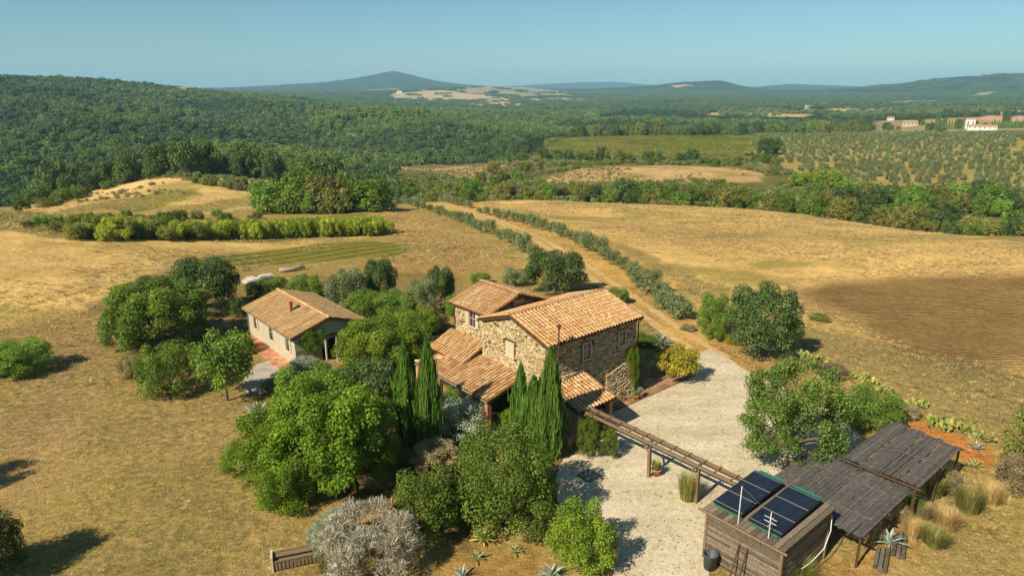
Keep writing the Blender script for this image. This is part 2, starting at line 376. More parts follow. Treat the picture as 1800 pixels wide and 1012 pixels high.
FAR = [
 ([(682,164),(780,159),(850,166),(905,176),(800,179),(690,174)], sc(186,160,124)), ([(812,185),(850,178),(905,178),(925,187),(850,190)], PINK), ([(905,172),(1030,173),(1030,178),(930,179)], TAN),
 ([(800,160),(850,153),(900,153),(1000,163),(1010,169),(900,171)], sc(160,142,104)), ([(640,158),(700,156),(760,158),(700,161)], sc(130,130,90)), ([(1060,207),(1150,208),(1150,212),(1060,211)], TAN), ([(1215,199),(1310,196),(1420,201),(1420,207),(1300,205)], TAN),
 ([(1455,188),(1505,187),(1508,196),(1460,196)], sc(180,165,105)), ([(1525,190),(1600,188),(1600,192),(1530,194)], TAN), ([(1555,178),(1650,176),(1650,184),(1600,188),(1560,184)], sc(128,132,124)),
 ([(1715,206),(1740,198),(1790,194),(1900,196),(1900,212),(1740,214)], PINK), ([(1640,213),(1700,212),(1720,224),(1640,225)], sc(180,150,100)), ([(1720,214),(1900,214),(1900,228),(1730,228)], sc(176,146,104)),
 ([(1000,222),(1060,220),(1060,229),(1005,232)], TAN), ([(1060,228),(1150,226),(1150,233),(1010,236)], sc(140,138,96)), ([(1180,150),(1215,149),(1215,153),(1182,154)], PINK),
 ([(615,236),(645,235),(645,239),(615,239)], sc(130,140,80)), ([(1720,163),(1765,160),(1765,168),(1700,172)], sc(150,156,100)), ([(880,213),(960,215),(960,218),(880,217)], sc(110,130,90)),
]
COVERW = {c[0]: polyw(c[1]) for c in COVER}
FARW = [(polyw(p), c) for p, c in FAR]
def edge_r(az):                                        # where the farm's own hilltop ends
    us = np.array([-700, 0, 200, 400, 600, 800, 1000, 1200, 1400, 1600, 1800, 2500]); rs = np.array([262, 262, 264, 256, 196, 200, 196, 196, 188, 174, 158, 158.])
    return np.interp(az, [az_of(u) for u in us], rs)
def ground_cover(x, y):
    r = np.hypot(x, y); az = np.arctan2(x, y)
    far = np.clip((r-edge_r(az))/4+0.5, 0, 1)[:, None]
    n1 = fbm(x*0.02, y*0.02)[:, None]; n2 = fbm(x*0.13+9, y*0.13)[:, None]; n3 = fbm(x*0.6+3, y*0.6)[:, None]
    lawn = LAWN*(0.8+0.4*n2); lawn = lawn+(sc(172,144,82)-lawn)*np.clip((n1-0.45)*2.5, 0, .6); lawn = lawn+(sc(140,122,60)-lawn)*np.clip((n2-0.55)*2.5, 0, .45)
    u = CX+np.tan(np.clip(az, -1.2, 1.2))*FPX/cp
    ks = (np.clip((u-640)/60, 0, 1)*np.clip((700-r)/60, 0, 1)*np.where(u > 960, 1.0, np.clip((430-r)/30, 0, 1)))[:, None]
    wild = FOREST+(sc(112,104,54)*(0.7+0.6*n2)-FOREST)*ks
    kf = (np.clip((u-1530)/30, 0, 1)*np.clip((1190-r)/60, 0, 1)*np.clip((r-600)/40, 0, 1))[:, None]
    wild = wild+(sc(162,142,88)*(0.75+0.5*n2)-wild)*kf*0.9
    col = lawn*(1-far)+wild*far
    plow = np.zeros(len(x)); vine = np.zeros(len(x)); dry = np.zeros(len(x))
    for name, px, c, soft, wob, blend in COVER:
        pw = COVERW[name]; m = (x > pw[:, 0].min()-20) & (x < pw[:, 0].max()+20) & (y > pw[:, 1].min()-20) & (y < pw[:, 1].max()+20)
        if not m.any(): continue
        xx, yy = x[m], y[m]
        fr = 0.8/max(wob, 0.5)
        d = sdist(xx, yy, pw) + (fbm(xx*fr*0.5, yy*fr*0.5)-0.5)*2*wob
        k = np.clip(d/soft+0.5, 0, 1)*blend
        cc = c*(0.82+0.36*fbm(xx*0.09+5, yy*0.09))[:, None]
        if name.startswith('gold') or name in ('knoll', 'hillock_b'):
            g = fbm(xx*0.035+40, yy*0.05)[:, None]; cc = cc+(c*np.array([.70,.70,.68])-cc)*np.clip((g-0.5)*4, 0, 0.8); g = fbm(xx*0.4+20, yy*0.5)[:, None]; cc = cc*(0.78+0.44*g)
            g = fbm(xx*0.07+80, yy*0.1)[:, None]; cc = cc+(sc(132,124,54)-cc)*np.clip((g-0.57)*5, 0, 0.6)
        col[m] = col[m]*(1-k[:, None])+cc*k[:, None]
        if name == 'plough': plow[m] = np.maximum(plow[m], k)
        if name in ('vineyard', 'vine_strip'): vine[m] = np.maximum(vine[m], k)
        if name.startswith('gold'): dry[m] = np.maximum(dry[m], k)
    for pw, c in FARW:
        m = (x > pw[:, 0].min()-60) & (x < pw[:, 0].max()+60) & (y > pw[:, 1].min()-200) & (y < pw[:, 1].max()+200)
        if not m.any(): continue
        xx, yy = x[m], y[m]
        d = sdist(xx, yy, pw)+(fbm(xx*0.012, yy*0.012)-0.5)*50
        k = np.clip(d/12+0.5, 0, 1)[:, None]; col[m] = col[m]*(1-k)+c*k
    return col, plow, vine, dry

def m_ground():
    m = Mat('ground_cover', 0.95, 0.05)
    base = m.attr('cover', True); p = m.pos()
    fine = m.noise(9.0, 5, 0.75, p); mid = m.noise(1.6, 4, 0.65, p); big = m.noise(0.22, 3, 0.6, p)
    st = m.noise(2.2, 4, 0.7, m.pos((1.0, 3.2, 1), 0.5))
    def mul(c, n, lo, hi, a=0.3, b=0.7): return m.mix(1.0, c, m.ramp(n, [(a, (lo, lo, lo*0.95)), (b, (hi, hi, hi))]), 'MULTIPLY')
    c = mul(base, fine, 0.5, 1.42); c = mul(c, mid, 0.72, 1.22); c = mul(c, big, 0.86, 1.12); c = mul(c, st, 0.78, 1.16)
    # furrows of the ploughed plot and rows of vines
    w = m.node('TexWave', wave_type='BANDS', bands_direction='Y'); w.inputs['Scale'].default_value = 0.6; w.inputs['Distortion'].default_value = 3.2; w.inputs['Detail'].default_value = 4; w.inputs['Detail Scale'].default_value = 0.8
    m.L(m.pos((1, 1, 1), math.radians(4)), w.inputs['Vector'])
    fur = m.mix(m.ramp(m.noise(0.12, 3, 0.6, p), [(0.35, (0, 0, 0)), (0.65, (1, 1, 1))]), m.ramp(w.outputs['Fac'], [(0.2, (0.78, 0.76, 0.74)), (0.75, (1.18, 1.16, 1.1))]), (1.06, 1.04, 1.0))
    c = m.mix(m.attr('plow'), c, m.mix(1.0, c, fur, 'MULTIPLY'))
    w2 = m.node('TexWave', wave_type='BANDS', bands_direction='X'); w2.inputs['Scale'].default_value = 0.12; w2.inputs['Distortion'].default_value = 0.6; w2.inputs['Detail'].default_value = 2
    m.L(m.pos((1, 1, 1), math.radians(35)), w2.inputs['Vector'])
    vin = m.ramp(w2.outputs['Fac'], [(0.35, (0.62, 0.8, 0.55)), (0.6, (1.2, 1.15, 1.1))])
    c = m.mix(m.attr('vine'), c, m.mix(1.0, c, vin, 'MULTIPLY'))
    m.color(c)
    hgt = m.math('ADD', m.math('MULTIPLY', fine, 0.35), m.math('ADD', mid, m.math('MULTIPLY', w.outputs['Fac'], m.attr('plow'))))
    m.bump(hgt, 0.9, 0.16)
    return m.m
MG = m_ground()
def build_ground():
    azs = np.concatenate([np.radians(np.linspace(-180, -62, 40)), np.radians(np.linspace(-60, -42.5, 36)), np.radians(np.linspace(-42, 42, 430)), np.radians(np.linspace(42.5, 60, 36)), np.radians(np.linspace(62, 177, 39))])
    rs = np.concatenate([np.linspace(1.5, 18, 14), np.exp(np.linspace(math.log(19), math.log(14200), 520))])
    A_, R_ = np.meshgrid(azs, rs)
    x = (np.sin(A_)*R_).ravel(); y = (np.cos(A_)*R_).ravel(); z = Z(x, y)
    n = len(azs); nr = len(rs)
    i, j = np.meshgrid(np.arange(nr-1), np.arange(n), indexing='ij'); j2 = (j+1) % n
    F_ = np.stack([i*n+j, i*n+j2, (i+1)*n+j2, (i+1)*n+j], -1).reshape(-1, 4)[:, ::-1]
    col, plow, vine, dry = ground_cover(x, y)
    col = np.concatenate([col, np.ones((len(x), 1))], 1)
    V_ = np.stack([x, y, z], 1); V_ = np.vstack([V_, [[0, 0, Z(0.0, 1.0)]]])
    pad = lambda q: np.concatenate([q, q[:1]])
    me = mesh_np('ground', V_, F_, MG, {'cover': ('FLOAT_COLOR', 'POINT', pad(col)), 'plow': ('FLOAT', 'POINT', pad(plow)), 'vine': ('FLOAT', 'POINT', pad(vine))}, smooth=True)
    o = link('ground', me); tag(o, kind='structure'); o['label'] = 'dry grassy hilltop, fields and wooded hills to the horizon'
    return o
build_ground()

# draped sheets: gravel yard, dirt track, brick paving (each its own piece of the setting)
def draped(name, poly, mat, cell=0.25, lift=0.03, wob=0.0, kind='structure', label=None, fr=0.6):
    poly = np.asarray(poly); x0, y0 = poly.min(0)-1; x1, y1 = poly.max(0)+1
    gx = np.arange(x0, x1+cell, cell); gy = np.arange(y0, y1+cell, cell); X, Y = np.meshgrid(gx, gy)
    sd = lambda a, b: sdist(a, b, poly)+(fbm(a*fr, b*fr)-0.5)*2*wob
    d = sd(X, Y); keep = (np.maximum.reduce([d[:-1, :-1], d[1:, :-1], d[:-1, 1:], d[1:, 1:]]) > 0)
    e = cell*0.4; gxd = (sd(X+e, Y)-sd(X-e, Y))/(2*e); gyd = (sd(X, Y+e)-sd(X, Y-e))/(2*e); g2 = np.maximum(gxd**2+gyd**2, 0.2)
    out = d < 0
    X2 = np.where(out, X-np.clip(d, -cell*1.4, 0)*gxd/g2, X); Y2 = np.where(out, Y-np.clip(d, -cell*1.4, 0)*gyd/g2, Y)
    idx = np.arange(X.size).reshape(X.shape)
    F_ = np.stack([idx[:-1, :-1], idx[:-1, 1:], idx[1:, 1:], idx[1:, :-1]], -1)[keep]
    used, inv = np.unique(F_, return_inverse=True); F_ = inv.reshape(-1, 4)
    x = X2.ravel()[used]; y = Y2.ravel()[used]
    z = Z(x, y)+lift
    me = mesh_np(name, np.stack([x, y, z], 1), F_, mat, smooth=True)
    o = link(name, me); tag(o, label, kind=kind); return o
def m_gravel(name, c1, c2, specks=True):
    m = Mat(name, 0.95, 0.1); p = m.pos()
    n1 = m.noise(0.5, 4, 0.6, p); n2 = m.noise(14, 3, 0.7, p); n3 = m.noise(3, 4, 0.7, p)
    c = m.ramp(n1, [(0.3, c1), (0.7, c2)])
    c = m.mix(1.0, c, m.ramp(n2, [(0.3, (.72, .72, .72)), (0.6, (1.12, 1.12, 1.12))]), 'MULTIPLY')
    c = m.mix(1.0, c, m.ramp(n3, [(0.35, (.84, .82, .78)), (0.6, (1.05, 1.05, 1.05))]), 'MULTIPLY')
    n4 = m.noise(0.9, 4, 0.6, m.pos((0.16, 1.0, 1), -0.9)); c = m.mix(1.0, c, m.ramp(n4, [(0.32, (.82, .80, .76)), (0.58, (1.04, 1.04, 1.04))]), 'MULTIPLY')
    m.color(c); m.bump(n2, 0.5, 0.03); return m.m
M_GRAVEL = m_gravel('pale_gravel', srgb(192,176,143), srgb(209,194,162))
M_TRACK = m_gravel('dirt_track', srgb(186,150,92), srgb(212,178,122))
YARD = polyw([(1062,716),(1130,697),(1225,648),(1222,628),(1240,612),(1262,622),(1315,652),(1400,694),(1490,738),(1530,790),(1480,840),(1380,850),(1325,838),(1250,880),(1243,1030),(1235,1100),(1080,1100),(1082,1012),(1066,940),(1050,905),(985,905),(975,830),(985,805),(1020,795),(1030,770),(1060,752)])
draped('gravel_yard', YARD, M_GRAVEL, 0.25, 0.035, 0.35, label='pale gravel yard in front of the stone farmhouse')
def strip(px, w0, w1, n=60):
    pts = [at(u, v) for u, v in px]; P_ = np.array([(p.x, p.y) for p in pts])
    t = np.concatenate([[0], np.cumsum(np.hypot(*np.diff(P_, axis=0).T))]); s = np.linspace(0, t[-1], n)
    q = np.stack([np.interp(s, t, P_[:, 0]), np.interp(s, t, P_[:, 1])], 1)
    for _ in range(6): q[1:-1] = (q[:-2]+2*q[1:-1]+q[2:])/4
    d = np.gradient(q, axis=0); d /= np.hypot(d[:, 0], d[:, 1])[:, None]; nrm = np.stack([-d[:, 1], d[:, 0]], 1)
    w = np.linspace(w0, w1, n)[:, None]/2
    return np.vstack([q+nrm*w, (q-nrm*w)[::-1]]), q
TRK, TRKC = strip([(1262,632),(1225,606),(1180,585),(1140,548),(1100,522),(1062,496),(1030,470),(1000,455),(965,432),(930,412),(890,395),(850,380),(800,366),(770,357)], 3.0, 2.4)
def rut(q, off, w):
    d = np.gradient(q, axis=0); d /= np.hypot(d[:, 0], d[:, 1])[:, None]; nn_ = np.stack([-d[:, 1], d[:, 0]], 1); c_ = q+nn_*off
    return np.vstack([c_+nn_*w/2, (c_-nn_*w/2)[::-1]])
for off_, lab_ in ((.85, 'left pale wheel rut of the track between the olive rows'), (-.85, 'right pale wheel rut of the track between the olive rows')):
    draped('track_rut', rut(TRKC, off_, .95), M_TRACK, 0.3, 0.02, 0.28, label=lab_)

M_PALE = m_gravel('pale_concrete', srgb(168,158,142), srgb(190,180,164))
draped('cottage_terrace', polyw([(428,662),(452,640),(478,632),(512,655),(500,676),(470,694),(432,690)]), M_PALE, 0.25, 0.03, 0.2, label='pale concrete terrace in front of the cottage')
# ------------------------------------------------------------------ foliage
def norm(v): return v/np.maximum(np.linalg.norm(v, axis=-1, keepdims=True), 1e-9)
def leaf_quads(pos, nrm, size, aspect, g, shape='leaf', axis=None):
    """one small four-cornered leaf per point; axis = growth direction (else random in the leaf plane)"""
    n = len(pos); nrm = norm(nrm)
    t = norm(np.cross(nrm, g.normal(size=(n, 3)))) if axis is None else norm(axis)
    b = norm(np.cross(nrm, t)); s = np.broadcast_to(size, (n,))[:, None]; a = np.broadcast_to(aspect, (n,))[:, None]
    fold = nrm*s*0.12
    if shape == 'leaf': V_ = np.stack([pos-t*s*0.5, pos+b*s*a*0.5+fold, pos+t*s*0.5, pos-b*s*a*0.5+fold], 1)
    else: V_ = np.stack([pos-b*s*a*0.5, pos+b*s*a*0.5, pos+t*s+b*s*a*0.12, pos+t*s-b*s*a*0.12], 1)
    return V_.reshape(-1, 3), np.arange(4*n).reshape(n, 4)
def leaves_mesh(name, V_, F_, tint, mat=None):
    return mesh_np(name, V_, F_, mat, {'tint': ('FLOAT', 'POINT', np.repeat(tint, 4))})
def crown(name, seed, lobes, n, leaf, aspect=0.6, thick=0.35, droop=0.0, low=0.0, jitter=0.7, tone=0.5, spread=0.22):
    """crown of leaf clumps inside the box x,y in -1..1, z in 0..1; lobes = list of (centre, radii)"""
    g = np.random.default_rng(seed)
    c = np.array([l[0] for l in lobes], float); r = np.array([l[1] for l in lobes], float)
    area = (r[:, 0]*r[:, 2]); k = g.choice(len(lobes), n, p=area/area.sum())
    d = norm(g.normal(size=(n, 3))); d[:, 2] = np.where((d[:, 2] < -0.35) & (g.random(n) < 0.6), -d[:, 2], d[:, 2])
    rad = 1-np.abs(g.normal(size=n))*thick
    pos = c[k]+d*r[k]*np.maximum(rad, 0.05)[:, None]
    pos += norm(g.normal(size=(n, 3)))*leaf*0.5
    keep = pos[:, 2] > low
    pos, d, k = pos[keep], d[keep], k[keep]; m = len(pos)
    nr = norm(d+np.array([0, 0, 0.35])+g.normal(size=(m, 3))*jitter)
    lt = g.normal(size=len(lobes))*0.10
    tint = np.clip(tone+lt[k]+g.normal(size=m)*spread*0.6, 0, 1)
    KZ = np.array([1, 1, 1.8]); V_, F_ = leaf_quads(pos*KZ, nr, leaf*(0.65+0.7*g.random(m)), aspect, g); V_ = V_/KZ   # crowns are about 1.8 radii tall: keep leaves unstretched
    return leaves_mesh(name, V_, F_, tint)
def lobes_round(seed, n, rl=(0.26, 0.42), flat=0.85, low=0.12, top=0.98, core=0.6, bulge=0.55):
    g = np.random.default_rng(seed); L_ = [((0, 0, 0.5*(low+top)), (core, core, core*0.5*(top-low)*1.3))]
    for i in range(n):
        t = (i+0.5)/n; zc = low+(top-low)*(0.08+0.86*t); ph = i*2.399963+g.normal()*0.35
        w = math.sqrt(max(0.0, 1-((zc-(low+(top-low)*bulge*0.8))/((top-low)*0.62))**2))
        rr = g.uniform(*rl); rad = max(0, w*(1-rr*0.75))*g.uniform(0.8, 1.06)
        zc = min(zc, top-rr*flat*0.5)
        L_.append(((rad*math.cos(ph), rad*math.sin(ph), zc), (rr, rr, rr*flat*0.55)))
    return L_
def crown_cypress(name, seed, n=6500):
    g = np.random.default_rng(seed)
    t = g.random(n)**0.85; ph = g.random(n)*2*math.pi
    prof = np.interp(t, [0, 0.06, 0.3, 0.6, 0.85, 0.95, 1.0], [0.45, 0.8, 1.0, 0.82, 0.42, 0.2, 0.03])
    ribs = 1+0.16*np.sin(ph*5+seed+3*t)+0.10*np.sin(ph*9+2*seed-5*t)+0.10*np.sin(t*26+ph*2)
    r = prof*ribs*(1+0.22*(np.random.default_rng(seed+5).random(40)[(t*39).astype(int)]-.5))*(1-np.abs(g.normal(size=n))*0.16)*np.where(g.random(n) < .04, 1.25, 1)
    pos = np.stack([r*np.cos(ph), r*np.sin(ph), t*0.97], 1)
    ax = np.stack([np.cos(ph)*0.35, np.sin(ph)*0.35, np.full(n, 0.34)], 1)+g.normal(size=(n, 3))*np.array([.12, .12, .05])
    nr = np.stack([np.cos(ph), np.sin(ph), np.full(n, 0.25)], 1)+g.normal(size=(n, 3))*0.55
    ax = ax-norm(nr)*np.sum(ax*norm(nr), 1)[:, None]
    s = 0.16*(0.6+0.8*g.random(n))
    # sprays: long thin, stretched upward (unit height is about four radii)
    V_, F_ = leaf_quads(pos, nr, s, 0.42, g, 'blade', ax)
    tint = np.clip(0.42+0.25*(ribs-1)*2+g.normal(size=n)*0.15, 0, 1)
    return leaves_mesh(name, V_, F_, tint)
def crown_blades(name, seed, n=900, w=0.028, arch=0.5, r0=0.35, seg=3, hmin=0.5):
    """tuft of arching blades, unit box"""
    g = np.random.default_rng(seed); Vs = []; Fs = []; T = []; c = 0
    for i in range(n):
        ph = g.random()*6.283; rr = r0*math.sqrt(g.random()); base = np.array([rr*math.cos(ph), rr*math.sin(ph), 0])
        out = np.array([math.cos(ph+g.normal()*0.5), math.sin(ph+g.normal()*0.5), 0])*(0.15+arch*g.random()); h = hmin+(1-hmin)*g.random(); sd = np.array([-out[1], out[0], 0]); sd /= np.linalg.norm(sd)
        t0 = np.clip(0.5+g.normal()*0.22, 0, 1)
        for k in range(seg+1):
            t = k/seg; p = base+out*t**1.8+np.array([0, 0, h*(t-0.18*arch*t**3)]); ww = w*(1-t*0.92)
            Vs += [p-sd*ww, p+sd*ww]; T += [t0*(0.8+0.4*t)]*2
        for k in range(seg): Fs.append((c+2*k, c+2*k+1, c+2*k+3, c+2*k+2))
        c += 2*(seg+1)
    return mesh_np(name, np.array(Vs), np.array(Fs), None, {'tint': ('FLOAT', 'POINT', np.clip(T, 0, 1))})
def crown_twigs(name, seed, n=17000):
    """bleached twiggy shrub"""
    g = np.random.default_rng(seed); L_ = lobes_round(seed, 26, (0.22, 0.34), 0.9, 0.02, 0.98, 0.7)
    c = np.array([l[0] for l in L_]); r = np.array([l[1] for l in L_]); k = g.choice(len(L_), n)
    d = norm(g.normal(size=(n, 3))); d[:, 2] = np.abs(d[:, 2]); pos = c[k]+d*r[k]*(1-np.abs(g.normal(size=n))*0.3)[:, None]
    ax = norm(d+g.normal(size=(n, 3))*0.8+np.array([0, 0, .5])); nr = norm(np.cross(ax, g.normal(size=(n, 3))))
    V_, F_ = leaf_quads(pos, nr, 0.075*(0.5+g.random(n)), 0.16, g, 'blade', ax)
    return leaves_mesh(name, V_, F_, np.clip(0.5+g.normal(size=n)*0.25, 0, 1))
def limb_mesh(name, seed, lobes, r0=0.06, fork=0.25, nl=7, mat=None):
    """tapered trunk that forks into limbs reaching the leaf clumps, same unit box"""
    g = np.random.default_rng(seed); m = MB()
    lean = Vector((g.normal()*0.05, g.normal()*0.05, fork)); m.tube([(0, 0, -0.03), (0, 0, 0.02), lean*0.5, lean], [r0*1.5, r0*1.1, r0*0.9, r0*0.75], 8)
    idx = g.permutation(len(lobes))[:nl]
    for i in idx:
        q = Vector(lobes[i][0]); mid = lean.lerp(q, 0.5)+Vector((g.normal()*0.05, g.normal()*0.05, 0.03))
        m.tube([lean*0.97, mid, q], [r0*0.55, r0*0.32, r0*0.1], 6)
    return m.mesh(name, mat, True)

# leaf colours: dark, mid, light, (yellowed)
G = lambda r, g, b: (r, g, b, 1)
LM = {
 'fig':     leaf_mat('fig_leaves', G(0.041,0.068,0.005), G(0.122,0.194,0.013), G(0.216,0.306,0.027), 0.3, yellow=G(0.378,0.378,0.054)),
 'green':   leaf_mat('green_leaves', G(0.043,0.080,0.013), G(0.123,0.199,0.026), G(0.256,0.352,0.048), 0.28, yellow=G(0.550,0.433,0.081)),
 'lime':    leaf_mat('lime_green_leaves', G(0.054,0.088,0.009), G(0.156,0.222,0.019), G(0.286,0.344,0.034), 0.3, yellow=G(0.490,0.366,0.057)),
 'dark':    leaf_mat('dark_oak_leaves', G(0.020,0.039,0.010), G(0.063,0.097,0.023), G(0.148,0.191,0.042), 0.18),
 'olive':   leaf_mat('olive_leaves', G(.050,.066,.020), G(.140,.170,.060), G(.27,.30,.14), 0.15),
 'cypress': leaf_mat('cypress_sprays', G(0.024,0.052,0.008), G(0.086,0.162,0.019), G(0.182,0.277,0.033), 0.15),
 'mastic':  leaf_mat('mastic_leaves', G(0.029,0.054,0.007), G(0.094,0.147,0.015), G(0.187,0.235,0.026), 0.22, yellow=G(0.360,0.270,0.048)),
 'walnut':  leaf_mat('walnut_leaves', G(0.028,0.053,0.012), G(0.099,0.145,0.024), G(0.212,0.266,0.047), 0.28, yellow=G(0.369,0.277,0.094)),
 'yellow':  leaf_mat('yellowing_leaves', G(0.089,0.089,0.010), G(0.278,0.240,0.023), G(0.481,0.366,0.037), 0.3),
 'hedge':   leaf_mat('hedge_leaves', G(0.053,0.069,0.015), G(0.161,0.168,0.034), G(0.301,0.284,0.063), 0.22),
 'weed':    leaf_mat('bright_reed_leaves', G(0.120,0.160,0.019), G(0.289,0.330,0.036), G(0.499,0.499,0.059), 0.28),
 'silver':  leaf_mat('silvery_leaves', G(0.080,0.100,0.060), G(0.220,0.250,0.160), G(0.400,0.430,0.300), 0.15),
 'grey':    leaf_mat('grey_dry_twigs', G(0.121,0.104,0.070), G(0.281,0.243,0.172), G(0.440,0.388,0.293), 0.1),
 'straw':   leaf_mat('straw_blades', G(0.191,0.135,0.050), G(0.449,0.325,0.124), G(0.696,0.528,0.236), 0.25),
 'reedgrass': leaf_mat('olive_grass_blades', G(0.076,0.081,0.020), G(0.205,0.205,0.049), G(0.389,0.346,0.108), 0.25),
 'brush':   leaf_mat('brown_brush', G(0.097,0.070,0.032), G(0.238,0.184,0.086), G(0.410,0.324,0.162), 0.2),
 'forest':  leaf_mat('forest_canopy', G(0.037,0.062,0.012), G(0.099,0.151,0.030), G(0.204,0.265,0.055), 0.15),
 'forest_light': leaf_mat('light_forest_canopy', G(0.059,0.088,0.017), G(0.147,0.200,0.038), G(0.271,0.317,0.070), 0.18),
 'forest_dark': leaf_mat('dark_forest_canopy', G(0.023,0.041,0.011), G(0.060,0.097,0.025), G(0.127,0.178,0.046), 0.12),
}
M_BARK = plain('bark', (.16, .115, .075), 0.95, 0.1, 0.45, 7.0, 0.6, stretch=(1, 1, .25))
M_BARKP = plain('pale_bark', (.36, .29, .20), 0.95, 0.1, 0.35, 7.0, 0.6, stretch=(1, 1, .25))

# crown shapes: name -> (crown meshes, limb meshes, lobes)
CR = {}
def reg(kind, crowns, limbs): CR[kind] = (crowns, limbs)
def treeset(kind, seeds, nl, rl, flat, low, n, leaf, aspect, core, thick=0.3, r0=0.05, fork=0.25, tone=0.5, limbs=7, bulge=0.55):
    cs, ls = [], []
    for s in seeds:
        L_ = lobes_round(s, nl, rl, flat, low, 0.98, core, bulge)
        cs.append(crown(f'{kind}_crown', s, L_, n, leaf, aspect, thick, low=max(0.005, low*0.5), tone=tone))
        ls.append(limb_mesh(f'{kind}_trunk', s, L_, r0, fork, limbs, M_BARK))
    reg(kind, cs, ls)
treeset('bigtree', (11,), 60, (0.15, 0.25), 0.9, 0.10, 34000, 0.043, 0.7, 0.62, 0.34, 0.045, 0.2)
treeset('walnut', (21,), 66, (0.14, 0.23), 0.9, 0.12, 24000, 0.044, 0.6, 0.5, 0.42, 0.035, 0.24, limbs=16)
treeset('oak', (31, 32), 30, (0.22, 0.33), 0.9, 0.20, 15000, 0.060, 0.65, 0.66, 0.24, 0.04, 0.24)
treeset('roundoak', (36,), 48, (0.19, 0.28), 0.9, 0.2, 17000, 0.052, 0.65, 0.72, 0.2, 0.04, 0.24)
treeset('smalltree', (41, 42), 24, (0.22, 0.34), 0.85, 0.3, 6500, 0.085, 0.6, 0.5, 0.35, 0.045, 0.3)
treeset('roundbush', (51, 52), 42, (0.18, 0.27), 0.95, 0.03, 22000, 0.046, 0.6, 0.76, 0.17, 0.05, 0.1)
treeset('bush', (61, 62, 63), 34, (0.2, 0.32), 0.9, 0.04, 11500, 0.062, 0.6, 0.62, 0.28, 0.05, 0.1)
treeset('olive', (71, 72, 73), 18, (0.28, 0.42), 0.9, 0.14, 2300, 0.15, 0.36, 0.55, 0.36, 0.055, 0.2)
treeset('hedge', (81, 82, 83), 22, (0.24, 0.38), 0.85, 0.04, 3000, 0.12, 0.65, 0.62, 0.3, 0.04, 0.12)
reg('cypress', [crown_cypress('cypress_crown', s) for s in (91, 92, 93)], [limb_mesh('cypress_trunk', 9, [((0, 0, .9), (1, 1, 1))], 0.12, 0.3, 1, M_BARK)])
reg('grasstuft', [crown_blades('grass_crown', s, 700) for s in (101, 102)], [])
reg('softgrass', [crown_blades('soft_grass_crown', s, 1500, 0.02, 0.45, 0.55, 3, 0.35) for s in (103, 104)], [])
reg('twigs', [crown_twigs('twig_crown', s) for s in (111, 112)], [])

def set_mat(o, mat):
    if not o.data.materials: o.data.materials.append(mat)
    o.material_slots[0].link = 'OBJECT'; o.material_slots[0].material = mat
PLANTN = [0]
def plant(kind, mat, p, w, h, label=None, name=None, cat=None, group=None, rz=None, crown_name='crown', trunk_name='trunk', depth=None):
    """a tree or shrub standing at p, w across and h tall"""
    PLANTN[0] += 1; k = PLANTN[0]
    cs, ls = CR[kind]; g = random.Random(k*7+1)
    rz = g.uniform(0, 6.28) if rz is None else rz
    root = empty(name or 'shrub', p, 0)
    c = link(crown_name, cs[k % len(cs)], None, root); set_mat(c, LM[mat])
    c.scale = (w/2, (depth or w)/2, h); c.rotation_euler = (0, 0, rz if depth is None else 0)
    if ls:
        t = link(trunk_name, ls[k % len(ls)], M_BARK, root); t.scale = c.scale; t.rotation_euler = c.rotation_euler
    tag(root, label, cat or 'shrub', group)
    return root
def veg(kind, mat, u, vb, wpx, vt, label, name='shrub', cat='shrub', group=None, back=0.3, hk=0.94, **kw):
    """place by the pixel column of its middle, the row of its foot, its width and the row of its top"""
    p = at(u, vb); w = wpx/px_per_m(p)
    d = Vector((p.x, p.y, 0)).normalized(); q = p+d*w*back; q.z = zat(q.x, q.y)
    h = max(height_at(q, vt)*hk, 0.3); w = wpx/px_per_m(q+Vector((0, 0, h*.5)))
    return plant(kind, mat, q, w, h, label, name, cat, group, **kw)

